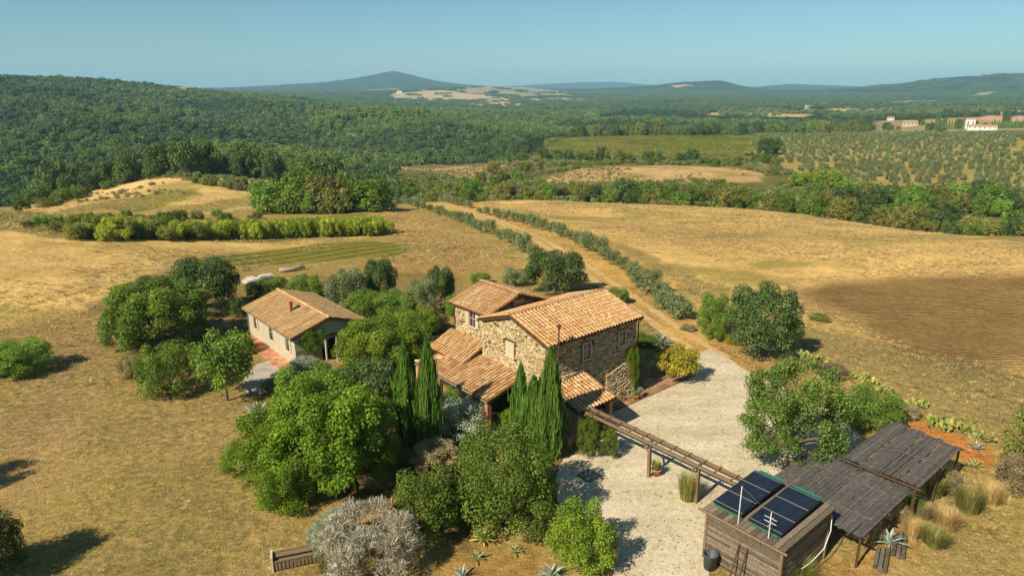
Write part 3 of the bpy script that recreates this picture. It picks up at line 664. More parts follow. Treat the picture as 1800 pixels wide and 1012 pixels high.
# ---- scatter of uncountable cover with geometry nodes
def scatter(name, pts, scl, rot, protos, label, cat=None, kind='stuff', idx=None):
    coll = bpy.data.collections.new(name+'_kinds')
    for o in protos: coll.objects.link(o)
    me = bpy.data.meshes.new(name); n = len(pts); me.vertices.add(n); me.vertices.foreach_set('co', np.asarray(pts, np.float32).ravel())
    scl = np.asarray(scl, np.float32); scl = np.repeat(scl[:, None], 3, 1) if scl.ndim == 1 else scl
    a = me.attributes.new('scl', 'FLOAT_VECTOR', 'POINT'); a.data.foreach_set('vector', scl.ravel())
    a = me.attributes.new('rot', 'FLOAT_VECTOR', 'POINT'); r3 = np.zeros((n, 3), np.float32); r3[:, 2] = rot; a.data.foreach_set('vector', r3.ravel())
    a = me.attributes.new('pick', 'INT', 'POINT'); a.data.foreach_set('value', (np.arange(n) % len(protos) if idx is None else idx).astype(np.int32))
    o = link(name, me); ng = bpy.data.node_groups.new(name, 'GeometryNodeTree')
    ng.interface.new_socket('Geometry', in_out='INPUT', socket_type='NodeSocketGeometry'); ng.interface.new_socket('Geometry', in_out='OUTPUT', socket_type='NodeSocketGeometry')
    gi = ng.nodes.new('NodeGroupInput'); go = ng.nodes.new('NodeGroupOutput'); ip = ng.nodes.new('GeometryNodeInstanceOnPoints'); ci = ng.nodes.new('GeometryNodeCollectionInfo')
    ci.inputs['Collection'].default_value = coll; ci.inputs['Separate Children'].default_value = True; ci.inputs['Reset Children'].default_value = True
    def na(nm, ty):
        q = ng.nodes.new('GeometryNodeInputNamedAttribute'); q.data_type = ty; q.inputs['Name'].default_value = nm; return q.outputs['Attribute']
    ip.inputs['Pick Instance'].default_value = True
    ng.links.new(gi.outputs[0], ip.inputs['Points']); ng.links.new(ci.outputs[0], ip.inputs['Instance'])
    ng.links.new(na('scl', 'FLOAT_VECTOR'), ip.inputs['Scale']); ng.links.new(na('rot', 'FLOAT_VECTOR'), ip.inputs['Rotation']); ng.links.new(na('pick', 'INT'), ip.inputs['Instance Index'])
    ng.links.new(ip.outputs[0], go.inputs[0])
    md = o.modifiers.new('scatter', 'NODES'); md.node_group = ng
    tag(o, label, cat, kind=kind); return o
def proto(name, me, mat):
    o = bpy.data.objects.new(name, me.copy()); o.data.materials.clear(); o.data.materials.append(mat); return o
def sector(n, r0, r1, az0=-42, az1=42, g=rng):
    r = np.sqrt(g.random(n)*(r1*r1-r0*r0)+r0*r0); a = np.radians(az0+(az1-az0)*g.random(n)); return np.sin(a)*r, np.cos(a)*r
def in_cover(x, y, names):
    m = np.zeros(len(x), bool)
    for nme in names: m |= inside(x, y, COVERW[nme])
    return m

# ---- the woods: far-off trees that read as one mass
def build_forest():
    LF = [lobes_round(s, 9, (0.35, 0.5), 0.9, 0.05, 0.98, 0.6) for s in (1, 2, 3)]
    nm_ = [crown('wood_tree', 200+i, L_, 800, 0.20, 0.75, 0.3, tone=0.45) for i, L_ in enumerate(LF)]
    near = [proto(f'wood_{k}_{i}', m_, LM[k]) for k in ('forest', 'forest_light', 'forest_dark') for i, m_ in enumerate(nm_)]
    LF2 = []
    for s in (4, 5, 6):
        g = np.random.default_rng(s); LF2.append([((g.uniform(-.8, .8), g.uniform(-.8, .8), 0.3), (g.uniform(.25, .4),)*2+(g.uniform(.4, .6),)) for _ in range(9)])
    far = [proto('wood_clump', crown('wood_clump', 210+i, L_, 900, 0.15, 0.8, 0.2, tone=0.45), LM['forest']) for i, L_ in enumerate(LF2)]
    cleared = ['knoll', 'hillock_a', 'hillock_b', 'vineyard', 'grove', 'scrub_mid', 'pale_bank']
    def ok(x, y):
        r = np.hypot(x, y); az = np.arctan2(x, y); u = CX+np.tan(az)*FPX/cp
        m = (r > edge_r(az)+40) & ~in_cover(x, y, cleared)
        # right of the valley the wood only starts behind the vineyard and the grove
        m &= ~((u > 690) & (u < 960) & (r < 415)) & ~((u >= 930) & (r < 660)) & ~((u > 1540) & (r < 1180))
        for pw, c in FARW:
            b = (x > pw[:, 0].min()) & (x < pw[:, 0].max()) & (y > pw[:, 1].min()) & (y < pw[:, 1].max())
            if b.any(): b2 = np.zeros(len(x), bool); b2[b] = sdist(x[b], y[b], pw)+(fbm(x[b]*0.012, y[b]*0.012)-0.5)*50 > -4; m &= ~(b2 & (rng.random(len(x)) > .10))
        # open ground in the plain on the right
        m &= ~((u > 1000) & (r > 900) & (fbm(x*0.004, y*0.0025) > 0.62))
        return m
    P_, S_ = [], []
    for r0, r1, sp_, w in ((230, 520, 5.0, 2.8), (520, 1000, 5.8, 3.4), (1000, 1900, 8.0, 4.6)):
        n = int(math.radians(84)/2*(r1*r1-r0*r0)/(sp_*sp_)); x, y = sector(n, r0, r1); m = ok(x, y); x, y = x[m], y[m]
        s = w*np.where(rng.random(len(x)) < .12, 1.35, 1)*(0.5+0.8*rng.random(len(x))); h = s*(1.35+0.45*rng.random(len(x)))
        P_.append(np.stack([x, y, Z(x, y)-h*0.12], 1)); S_.append(np.stack([s, s, h], 1))
    P_ = np.vstack(P_); S_ = np.vstack(S_)
    tone = fbm(P_[:, 0]*.006, P_[:, 1]*.004)+rng.normal(size=len(P_))*.09
    kind = np.where(tone > .58, 1, np.where(tone < .42, 2, 0))*3+rng.integers(0, 3, len(P_))
    scatter('woodland', P_, S_, rng.random(len(P_))*6.28, near, 'dense green oak wood covering the valley and hillside', 'woodland', idx=kind)
    n = int(math.radians(84)/2*(5200**2-1900**2)/(30*30)); x, y = sector(n, 1900, 5200); m = ok(x, y); x, y = x[m], y[m]
    s = 22*(0.7+0.6*rng.random(len(x))); S_ = np.stack([s, s, s*0.5], 1)
    scatter('distant_woodland', np.stack([x, y, Z(x, y)-1.5], 1), S_, rng.random(len(x))*6.28, far, 'distant hazy woods on the plain and far hills', 'woodland')
build_forest()
# ------------------------------------------------------------------ building materials
def m_tinted(name, stops, rough=0.9, nscale=8.0, nvar=0.3, bump=0.4, use_random=False, spec=0.15):
    m = Mat(name, rough, spec); t = m.attr('tint')
    if use_random: t = m.math('FRACT', m.math('ADD', t, m.node('ObjectInfo').outputs['Random']))
    c = m.ramp(t, stops); n = m.noise(nscale, 4, 0.65, m.pos())
    c = m.mix(1.0, c, m.ramp(n, [(0.3, (1-nvar,)*3), (0.7, (1+nvar,)*3)]), 'MULTIPLY')
    m.color(c); m.bump(n, bump, 0.02); return m.m
M_STONE = m_tinted('rubble_stone', [(0.0, srgb(104,84,58)), (0.2, srgb(166,140,98)), (0.6, srgb(192,169,122)), (1.0, srgb(212,192,148))], nscale=14)
M_MORTAR = plain('dark_mortar', srgb(86,67,44), 1.0, 0.05, 0.35, 5, 0.5)
M_TILE = m_tinted('terracotta_tile', [(0.0, srgb(157,114,73)), (0.35, srgb(179,136,89)), (0.7, srgb(191,152,103)), (1.0, srgb(201,172,125))], 0.9, 7, 0.2, 0.3)
M_TILEP = m_tinted('weathered_tile', [(0.0, srgb(143,110,69)), (0.35, srgb(165,130,83)), (0.7, srgb(179,146,99)), (1.0, srgb(191,164,117))], 0.9, 7, 0.2, 0.3)
M_PAN = m_tinted('pan_tile', [(0.0, srgb(117,82,49)), (0.5, srgb(141,102,63)), (1.0, srgb(163,124,83))], 0.9, 7, 0.3, 0.3)
M_RIDGE = m_tinted('ridge_tile', [(0.0, srgb(175,123,79)), (0.5, srgb(191,145,98)), (1.0, srgb(204,169,125))], 0.9, 7, 0.25, 0.3)
M_PLASTER = plain('cream_plaster', srgb(182,169,140), 0.9, 0.1, 0.1, 1.6, 0.15)
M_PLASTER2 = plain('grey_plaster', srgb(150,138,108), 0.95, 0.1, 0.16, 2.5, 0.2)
M_WOOD = plain('weathered_timber', srgb(125,104,78), 0.9, 0.1, 0.35, 3, 0.5, stretch=(6, 6, 1), tintvar=0.25)
M_DWOOD = plain('dark_timber', srgb(84,64,46), 0.9, 0.1, 0.3, 5, 0.4)
M_PLANK = m_tinted('hut_plank', [(0.0, srgb(84,74,60)), (0.5, srgb(112,99,80)), (1.0, srgb(136,122,100))], 0.92, 6, 0.3, 0.4, True)
M_REED = m_tinted('grey_reed', [(0.0, srgb(60,56,51)), (0.5, srgb(96,90,83)), (1.0, srgb(124,116,106))], 0.95, 5, 0.4, 0.4)
M_BATTEN = plain('grey_batten', srgb(122,113,100), 0.9, 0.1, 0.4, 5)
M_WHITE = plain('white_paint', srgb(214,210,198), 0.7, 0.3, 0.06, 4)
M_SHUT = plain('cream_shutter', srgb(190,177,144), 0.8, 0.2, 0.1, 4)
M_FRAMEW = plain('pale_window_trim', srgb(204,176,138), 0.85, 0.15, 0.1, 5)
M_METAL = plain('dull_metal', srgb(120,118,112), 0.5, 0.5, 0.1, 4)
M_RUST = plain('rusty_flue', srgb(86,58,44), 0.8, 0.3, 0.3, 6)
M_BRICK = m_tinted('red_brick', [(0.0, srgb(158,104,72)), (0.5, srgb(182,128,90)), (1.0, srgb(200,152,112))], 0.95, 9, 0.25, 0.3, True)
M_TERRA = plain('terracotta_pot', srgb(186,128,92), 0.85, 0.15, 0.2, 6, 0.2)
M_GREENS = plain('green_plastic_sheet', srgb(44,120,92), 0.5, 0.4, 0.15, 6)
M_DARK = plain('dark_interior', srgb(34,28,24), 1.0, 0.05, 0.2, 4)
M_BIN = plain('grey_plastic_bin', srgb(70,76,74), 0.5, 0.4, 0.1, 4)
M_CONC = plain('pale_slab', srgb(190,182,166), 0.95, 0.1, 0.2, 3, 0.3)
def m_glass(name, c, rough=0.12):
    m = Mat(name, rough, 0.6); n = m.noise(3, 2, 0.5, m.obj()); m.color(m.ramp(n, [(0.3, k3(c, 0.7)), (0.7, k3(c, 1.2))])); return m.m
M_PANE = m_glass('dark_window_glass', srgb(52, 58, 60))
M_SOLAR = m_glass('solar_glass', (0.016, 0.022, 0.030), 0.2)
M_CHAR = plain('black_frame', srgb(34, 34, 36), 0.5, 0.4, 0.1, 5)

# ------------------------------------------------------------------ building kit (all in a building's own axes)
def face(o, s, n):                                     # s along the wall, n outward, z up
    s = Vector(s).normalized(); n = Vector(n).normalized(); u = Vector((0, 0, 1)) if abs(n.z) < 1e-3 else (s.cross(n) if s.cross(n).z > 0 else n.cross(s))
    return Matrix(((s.x, n.x, u.x, o[0]), (s.y, n.y, u.y, o[1]), (s.z, n.z, u.z, o[2]), (0, 0, 0, 1)))
def stonework(parent, M_, w, top, holes=(), z0=0.0, seed=1, mat=None, hs=(0.075, 0.135), ls=(0.12, 0.36), left=None, right=None):
    g = random.Random(seed); m = MB(); z = z0
    lf = left or (lambda z: 0.0); rt = right or (lambda z: w)
    while True:
        h = g.uniform(*hs); zm = z+h
        if z > max(top(w*k/20) for k in range(21)): break
        s = lf(z+h/2)+g.uniform(0, 0.02); e = rt(z+h/2)
        while s < e-0.05:
            l = min(g.uniform(*ls), e-s)
            zt = min(z+h, min(top(s), top(s+l))-0.01)
            if zt-z > 0.04 and not any(s+l > a+0.01 and s < b-0.01 and zt > c+0.01 and z < d-0.01 for a, b, c, d in holes):
                q = g.uniform(0.045, 0.10); j = lambda k=0.014: g.uniform(-k, k)
                gp = g.uniform(0.012, 0.045); r = 0.016
                x0, x1, y0, y1 = s+gp/2, s+l-gp/2, z+gp/2, zt-gp/2
                if x1-x0 > 0.05:
                    B = [(x0, 0.0, y0), (x1, 0.0, y0), (x1, 0.0, y1), (x0, 0.0, y1)]
                    F = [(x0+r+j(), q+j(), y0+r+j(.008)), (x1-r+j(), q+j(), y0+r+j(.008)), (x1-r+j(), q+j(), y1-r+j(.008)), (x0+r+j(), q+j(), y1-r+j(.008))]
                    t = min(1, max(0, g.gauss(0.58, 0.28)))
                    n0 = len(m.v); m.v += [tuple(M_ @ Vector(p)) for p in B+F]; m.t += [t]*8
                    m.f += [tuple(n0+k for k in qd) for qd in ((4,5,6,7),(0,1,5,4),(1,2,6,5),(2,3,7,6),(3,0,4,7))]
            s += l
        z = zm
    o = m.build('stonework', mat or M_STONE, parent); o['kind'] = 'stuff'; return o
def half_pipe(L0, r0, r1, seg=5, flip=False, lift=0.0, thick=0.0):
    v = []; f = []
    for k, (y, r, zz) in enumerate(((0, r0, lift), (L0, r1, 0.0))):
        for m_ in range(seg+1):
            t = math.pi*m_/seg; v.append((-r*math.cos(t), y, zz+(-1 if flip else 1)*r*math.sin(t)*(0.85 if not flip else 0.6)))
    n = seg+1
    for m_ in range(seg): f.append((m_, m_+1, n+m_+1, n+m_))
    return v, f
TV = half_pipe(0.47, 0.108, 0.09, 5, False, 0.032)
PV = half_pipe(0.47, 0.10, 0.115, 4, True, 0.02)
RV = half_pipe(0.46, 0.135, 0.115, 5, False, 0.03)
def pipe_mesh(name, VF, mat, tint):
    me = bpy.data.meshes.new(name); me.from_pydata(VF[0], [], VF[1]); me.update()
    a = me.attributes.new('tint', 'FLOAT', 'POINT'); a.data.foreach_set('value', np.full(len(VF[0]), tint, np.float32)); me.materials.append(mat)
    me.polygons.foreach_set('use_smooth', [True]*len(me.polygons)); return me
TILE_ME = [pipe_mesh('roof_tile', TV, M_TILE, t) for t in (0.15, 0.35, 0.5, 0.62, 0.75, 0.92)]
RIDGE_ME = [pipe_mesh('ridge_tile', RV, M_RIDGE, t) for t in (0.2, 0.5, 0.8)]
def put(m, VF, M_, tint):
    n = len(m.v); m.v += [tuple(M_ @ Vector(p)) for p in VF[0]]; m.t += [tint]*len(VF[0]); m.f += [tuple(n+k for k in q) for q in VF[1]]
def roof(parent, o, e, up, W_, L_, seed=1, pitch=0.30, expo=0.37, keep=None, single=False, slab=0.12, tile=None, wood=None, slab_poly=None, name='roof'):
    """one roof slope: a board deck that carries pan and cover tiles. o = eave corner, e along the eave, up = up the slope"""
    g = random.Random(seed); o = Vector(o); e = Vector(e).normalized(); up = Vector(up).normalized(); nr = e.cross(up).normalized()
    if nr.z < 0: nr = -nr
    m = MB(); pl = slab_poly or [(0, 0), (W_, 0), (W_, L_), (0, L_)]
    top = [o+e*a+up*b for a, b in pl]; bot = [p-nr*slab for p in top]
    m.poly(top); m.poly(bot[::-1])
    for k in range(len(pl)): m.poly([bot[k], bot[(k+1) % len(pl)], top[(k+1) % len(pl)], top[k]])
    rf = m.build(name, wood or M_DWOOD, parent)
    R3 = Matrix((e, up, nr)).transposed().to_4x4()
    ct = [g.gauss(.55, .10) for _ in range(200)]; cov, pan = MB(), MB(); nc = int(W_/pitch); p0 = (W_-(nc-1)*pitch)/2; nrw = int(math.ceil((L_-0.05)/expo))
    for c in range(nc+1):
        for r in range(nrw):
            s = r*expo-0.06
            if s+0.3 > L_+0.1: continue
            if keep is None or keep(p0+(c-0.5)*pitch, s+0.2):
                put(pan, PV, Matrix.Translation(o+e*(p0+(c-0.5)*pitch)+up*s+nr*(0.075+g.uniform(0, .008))) @ R3, min(1, max(0, g.gauss(0.5, 0.2))))
            if c == nc: continue
            if keep is None or keep(p0+c*pitch, s+0.2):
                M_ = Matrix.Translation(o+e*(p0+c*pitch+g.gauss(0, .009))+up*(s+g.gauss(0, .014))+nr*(0.075+g.uniform(0, .012))) @ R3 @ Matrix.Rotation(g.gauss(0, .035), 4, 'Z')
                if single:
                    t = link('roof_tile', g.choice(TILE_ME), None, rf); t.matrix_local = M_
                else: put(cov, TV, M_, min(1, max(0, ct[c]+g.gauss(0, 0.13)+(-.35 if g.random() < .03 else 0))))
    a = pan.build('pan_tiles', M_PAN, rf, True); a['kind'] = 'stuff'
    if cov.v: a = cov.build('cover_tiles', tile or M_TILE, rf, True); a['kind'] = 'stuff'
    return rf
def ridge(parent, p, q, seed=1):
    g = random.Random(seed); p = Vector(p); q = Vector(q); d = q-p; n = int(d.length/0.40); d.normalize(); sd = d.cross(Vector((0, 0, 1))).normalized(); nr = sd.cross(d)
    R3 = Matrix((sd, d, nr)).transposed().to_4x4()
    for k in range(n):
        t = link('ridge_tile', g.choice(RIDGE_ME), None, parent); t.matrix_local = Matrix.Translation(p+d*(k*0.40)+nr*g.uniform(0, .01)) @ R3 @ Matrix.Rotation(g.gauss(0, .02), 4, 'Z')
def window(parent, M_, s, z, w, h, shutters=0, sill=True, lintel=True, closed=False, trim=None, out=0.10):
    f = MB(); t = 0.06
    f.box(s-w/2-t, s-w/2, 0.0, out+.012, z, z+h, M=M_); f.box(s+w/2, s+w/2+t, 0.0, out+.012, z, z+h, M=M_); f.box(s-w/2-t, s+w/2+t, 0.0, out+.014, z+h, z+h+t, M=M_)
    f.box(s-0.02, s+0.02, 0.02, 0.055, z, z+h, M=M_); f.box(s-w/2, s+w/2, 0.02, 0.05, z+h*0.55, z+h*0.55+0.03, M=M_)
    wn = f.build('window', trim or M_FRAMEW, parent)
    p = MB(); p.box(s-w/2, s+w/2, 0.004, 0.02, z, z+h, M=M_); p.build('pane', M_PANE, wn)
    if sill: b = MB(); b.box(s-w/2-0.12, s+w/2+0.12, 0.0, out+0.06, z-0.08, z, M=M_); b.build('sill', trim or M_FRAMEW, wn)
    if lintel: b = MB(); b.box(s-w/2-0.18, s+w/2+0.18, 0.0, out+.004, z+h+t+.002, z+h+t+0.16, M=M_); b.build('lintel', M_WOOD, wn)
    for side in (-1, 1):
        if not shutters: break
        b = MB(); sw = w/2
        if closed: x0, x1, y0, y1 = (s-sw, s-0.005, 0.06, 0.085) if side < 0 else (s+0.005, s+sw, 0.06, 0.085)
        else: x0, x1, y0, y1 = (s-w/2-t-sw, s-w/2-t-0.01, out+.02, out+.05) if side < 0 else (s+w/2+t+0.01, s+w/2+t+sw, out+.02, out+.05)
        b.box(x0, x1, y0, y1, z+0.01, z+h-0.01, M=M_)
        for k in range(5): zz = z+0.08+k*(h-0.2)/5; b.box(x0+0.04, x1-0.04, y1, y1+0.012, zz, zz+0.07, M=M_)
        b.build('shutter', M_SHUT, wn)
    return wn
def prism(parent, name, mat, x0, x1, y0, y1, z0, zt, apex, along='x'):
    """house body with a gable; along = axis of the ridge"""
    m = MB()
    if along == 'x':
        ym = (y0+y1)/2; A = [(x0, y0, z0), (x0, y1, z0), (x0, y1, zt), (x0, ym, apex), (x0, y0, zt)]; B = [(x1,)+p[1:] for p in A]
    else:
        xm = (x0+x1)/2; A = [(x0, y0, z0), (x1, y0, z0), (x1, y0, zt), (xm, y0, apex), (x0, y0, zt)]; B = [(p[0], y1, p[2]) for p in A]
    m.poly(A); m.poly(B[::-1])
    for k in range(5): m.poly([A[k], B[k], B[(k+1) % 5], A[(k+1) % 5]])
    return m.build(name, mat, parent)

# ------------------------------------------------------------------ the stone farmhouse
def farmhouse():
    H = empty('farmhouse', hp(0, 0, 0), ROTH)
    tag(H, 'two-storey stone farmhouse with terracotta tiled roofs beside the gravel yard', 'house')
    LX, LY, E0, AP = 8.62, 6.38, 5.76, 6.80
    w = prism(H, 'wall', M_MORTAR, 0, LX, 0, LY, -0.3, E0, AP); w['label'] = 'main block of rubble stone'
    MG_ = face((0, LY, 0), (0, -1, 0), (-1, 0, 0)); gt = lambda s: E0+(AP-E0)*(1-abs(s-LY/2)/(LY/2))
    win_g = [(LY-1.97-.34-.06, LY-1.97+.34+.06, 3.45, 4.5)]
    sg = LY-3.40
    stonework(w, MG_, LY, gt, [(sg-.46, sg+.46, 3.85, 5.12)], seed=11)
    window(H, MG_, sg, 4.02, 0.76, 0.95, 1, closed=True, lintel=False)
    MF = face((0, 0, 0), (1, 0, 0), (0, -1, 0))
    holes = [(3.6-.42, 3.6+.42, 3.80, 5.22), (7.08-.42, 7.08+.42, 3.93, 5.22)]
    stonework(w, MF, LX, lambda s: E0, holes, seed=12)
    window(H, MF, 3.6, 3.96, 0.68, 1.12, 0, lintel=False); window(H, MF, 7.08, 4.08, 0.66, 1.0, 0, lintel=False)
    MR = face((LX, 0, 0), (0, 1, 0), (1, 0, 0)); stonework(w, MR, LY, gt, [], seed=13, hs=(.14, .22), ls=(.25, .6))
    # added wedge at the wall foot, sloped to catch sun for a lit patch
    m = MB(); z1 = 2.75; m.hexa([(5.0, -.62, -.2), (8.2, -.62, -.2), (8.2, .02, -.2), (5.0, .02, -.2), (5.4, -.16, z1-.5), (8.2, -.16, z1), (8.2, .02, z1), (5.4, .02, z1-.5)])
    bt = m.build('sun_catching_wedge', M_MORTAR, H)
    nb = Vector((0, -1, 0.165)).normalized(); sv = Vector((1, 0, 0)); uv = Vector((0, 0.165, 1)).normalized()
    Mb = Matrix(((sv.x, nb.x, uv.x, 5.0), (sv.y, nb.y, uv.y, -.60), (sv.z, nb.z, uv.z, 0), (0, 0, 0, 1)))
    stonework(bt, Mb, 3.2, lambda s: 2.3+0.5*min(1, s/2.2), [], seed=14, left=lambda z: 0.0+0.16*z)
    # main roof: near slope and far slope with a row of ridge tiles
    sl = 0.325; oe = -.35; n_ = math.sqrt(1+sl*sl); RY = LY/2; up1 = (0, 1, sl); ze = E0+sl*oe+0.12
    ln = (RY-oe)*n_
    r1 = roof(H, (-.28, oe, ze), (1, 0, 0), up1, LX+.56, ln, 21)
    r2 = roof(H, (LX+.28, LY-oe, ze), (-1, 0, 0), (0, -1, sl), LX+.56, ln, 22)
    ridge(r1, (-.28, RY, AP+.20), (LX+.28, RY, AP+.20), 23)
    # gutter and downpipe
    m = MB(); m.tube([(-.28, oe-.05, ze-.04), (LX+.28, oe-.05, ze-.06)], .05, 8); m.build('gutter', M_RUST, H)
    m = MB(); m.tube([(LX+.1, oe-.05, ze-.06), (LX+.07, -.14, ze-.4), (LX+.07, -.14, 0)], .045, 8); m.build('downpipe', M_RUST, H)
    # rear wing
    WX0, WX1, WY0, WY1, WE, WA = 0.55, 5.72, LY+.02, 10.35, 5.98, 6.86
    ww = prism(H, 'wall', M_MORTAR, WX0, WX1, WY0, WY1, -0.3, WE, WA, 'y'); ww['label'] = 'rear wing of rubble stone'
    MW = face((WX0, WY1, 0), (0, -1, 0), (-1, 0, 0))
    stonework(ww, MW, WY1-WY0, lambda s: WE, [(1.78, 2.66, 4.55, 5.88)], seed=15)
    window(H, MW, 2.22, 4.68, 0.68, 1.08, 1, closed=False, lintel=False)
    MW2 = face((WX0, WY0, 0), (1, 0, 0), (0, -1, 0)); wwid = WX1-WX0
    stonework(ww, MW2, wwid, lambda s: WE+(WA-WE)*(1-abs(s-wwid/2)/(wwid/2)), [], z0=5.9, seed=16)
    wsl = (WA-WE)/(wwid/2); wn = math.sqrt(1+wsl*wsl); wo = .35; wz = WE-wsl*wo+.12; wl = (wwid/2+wo)*wn
    r3 = roof(H, (WX0-wo, WY1+.25, wz), (0, -1, 0), (1, 0, wsl), WY1-WY0+.55, wl, 24)
    r4 = roof(H, (WX1+wo, WY0-.30, wz), (0, 1, 0), (-1, 0, wsl), WY1-WY0+.55, wl, 25)
    ridge(r3, ((WX0+WX1)/2, WY1+.25, WA+.20), ((WX0+WX1)/2, WY0-.30, WA+.20), 26)
    m = MB(); m.tube([(WX0-.10, WY1-.08, wz-.1), (WX0-.10, WY1-.08, 3.6)], .04, 8); m.build('downpipe', M_RUST, H)
    # lean-to against the wing (upper of the two low roofs)
    m = MB(); m.hexa([(-1.15, 8.0, -.2), (.5, 8.0, -.2), (.5, 10.6, -.2), (-1.15, 10.6, -.2), (-1.15, 8.0, 2.85), (.5, 8.0, 3.7), (.5, 10.6, 3.7), (-1.15, 10.6, 2.85)])
    m.build('wall', M_MORTAR, H)['label'] = 'low lean-to wall'
    bs = 0.47; up = Vector((1, 0, bs)); roof(H, (-1.55, 10.85, 2.86), (0, -1, 0), up, 4.4, 2.08*math.sqrt(1+bs*bs), 27)
    # verandah roof on the sunny gable side, hipped at its far end
    cs = 0.255; cl = 3.22*math.sqrt(1+cs*cs); cw = 8.3; cz = 2.30
    hipk = lambda a, b: a > (b*3.1/cl*0.97-0.0)+(-0.02) and True
    # eave runs from the far (b+) end to the near end; the hip cuts the far corner at 45 degrees
    rc = roof(H, (-3.22, 1.75+cw, cz), (0, -1, 0), (1, 0, cs), cw, cl, 28, keep=lambda a, b: a > b*0.965+0.05, single=True, slab_poly=[(0, 0), (cw, 0), (cw, cl), (3.2, cl)])
    rc2 = roof(H, (0.2, 1.75+cw, cz), (-1, 0, 0), (0, -1, cs), 3.42, cl, 29, keep=lambda a, b: a < 3.42-b*0.965-0.05, slab_poly=[(0, 0), (3.42, 0), (0.2, cl), (0, cl)])
    ridge(rc, (-3.22, 1.75+cw, cz+.12), (-.02, 6.85, cz+.12+.82), 30)
    m = MB(); m.bar((-3.1, 1.8, cz-.14), (-3.1, 9.9, cz-.14), .14, .16); m.build('verandah_beam', M_DWOOD, H)
    for j in (1.95, 4.6, 7.2, 9.8):
        m = MB(); m.box(-3.26, -2.94, j-.16, j+.16, 0, cz-.22); m.build('pillar', M_BRICK, H)
    m = MB(); m.tube([(-3.30, 1.75, cz-.02), (-3.30, 10.0, cz-.02)], .05, 8); m.build('gutter', M_METAL, H)
    m = MB(); m.box(-3.4, -.02, 1.6, 10.2, -.2, .14); m.build('verandah_floor', M_BRICK, H)
    m = MB(); m.box(-.13, -.095, 3.2, 4.2, .14, 2.3); m.build('door', M_DWOOD, H)
    # tool porch on the yard side
    dz0, dz1, dl = 2.30, 3.16, 2.95; ds = (dz1-dz0)/dl
    roof(H, (-.12, -dl, dz0), (1, 0, 0), (0, 1, ds), 3.45, dl*math.sqrt(1+ds*ds), 31, single=True)
    m = MB(); m.hexa([(.0, -2.72, -.2), (.38, -2.72, -.2), (.38, -.08, -.2), (.0, -.08, -.2), (.0, -2.72, 2.24), (.38, -2.72, 2.24), (.38, -.08, 3.0), (.0, -.08, 3.0)])
    dw = m.build('wall', M_MORTAR, H); dw['label'] = 'side wall of the tool porch'
    stonework(dw, face((0, -.08, 0), (0, -1, 0), (-1, 0, 0)), 2.64, lambda s: 3.0-s*.288, [], seed=17, z0=.1)
    stonework(dw, face((0, -2.72, 0), (1, 0, 0), (0, -1, 0)), .38, lambda s: 2.2, [], seed=18)
    m = MB(); m.box(2.86, 3.18, -2.82, -2.5, -.1, 2.24); m.build('pillar', M_BRICK, H)
    m = MB(); m.bar((.0, -2.72, 2.16), (3.3, -2.72, 2.16), .12, .14); m.build('porch_beam', M_DWOOD, H)
    m = MB(); m.box(-.48, -.11, -2.6, -.9, -.1, .55); m.box(-.52, -.10, -2.64, -.86, .552, .62); m.build('brick_ledge', M_BRICK, H)
    g = random.Random(5)
    for k in range(7):
        m = MB(); x = .05+k*.46; m.box(x, x+.43, -.22-g.uniform(0, .05), -.095, 3.16, 3.36+g.uniform(-.03, .04), tint=g.uniform(.4, 1)); m.build('coping_stone', M_STONE, H)
    # flue pipe rising in front of the shaded wall
    b = hp(.62, -.45, 0); top = height_at(b, 573)
    m = MB(); m.tube([(.62, -.45, 2.9), (.62, -.45, top-.12)], .055, 10); fl = m.build('flue', M_RUST, H)
    m = MB(); m.lathe([(.055, top-.15), (.12, top-.12), (.12, top+.04), (.02, top+.14)], 12, (.62, -.45, 0)); m.build('cowl', M_RUST, fl)
    # front door under the porch
    m = MB(); m.box(1.1, 2.1, -.13, -.095, 0.0, 2.05); m.build('door', M_DWOOD, H)
    m = MB(); m.box(4.35, 5.2, -.14, -.10, 0.0, 2.15); m.build('door', M_PANE, H)
    return H
farmhouse()

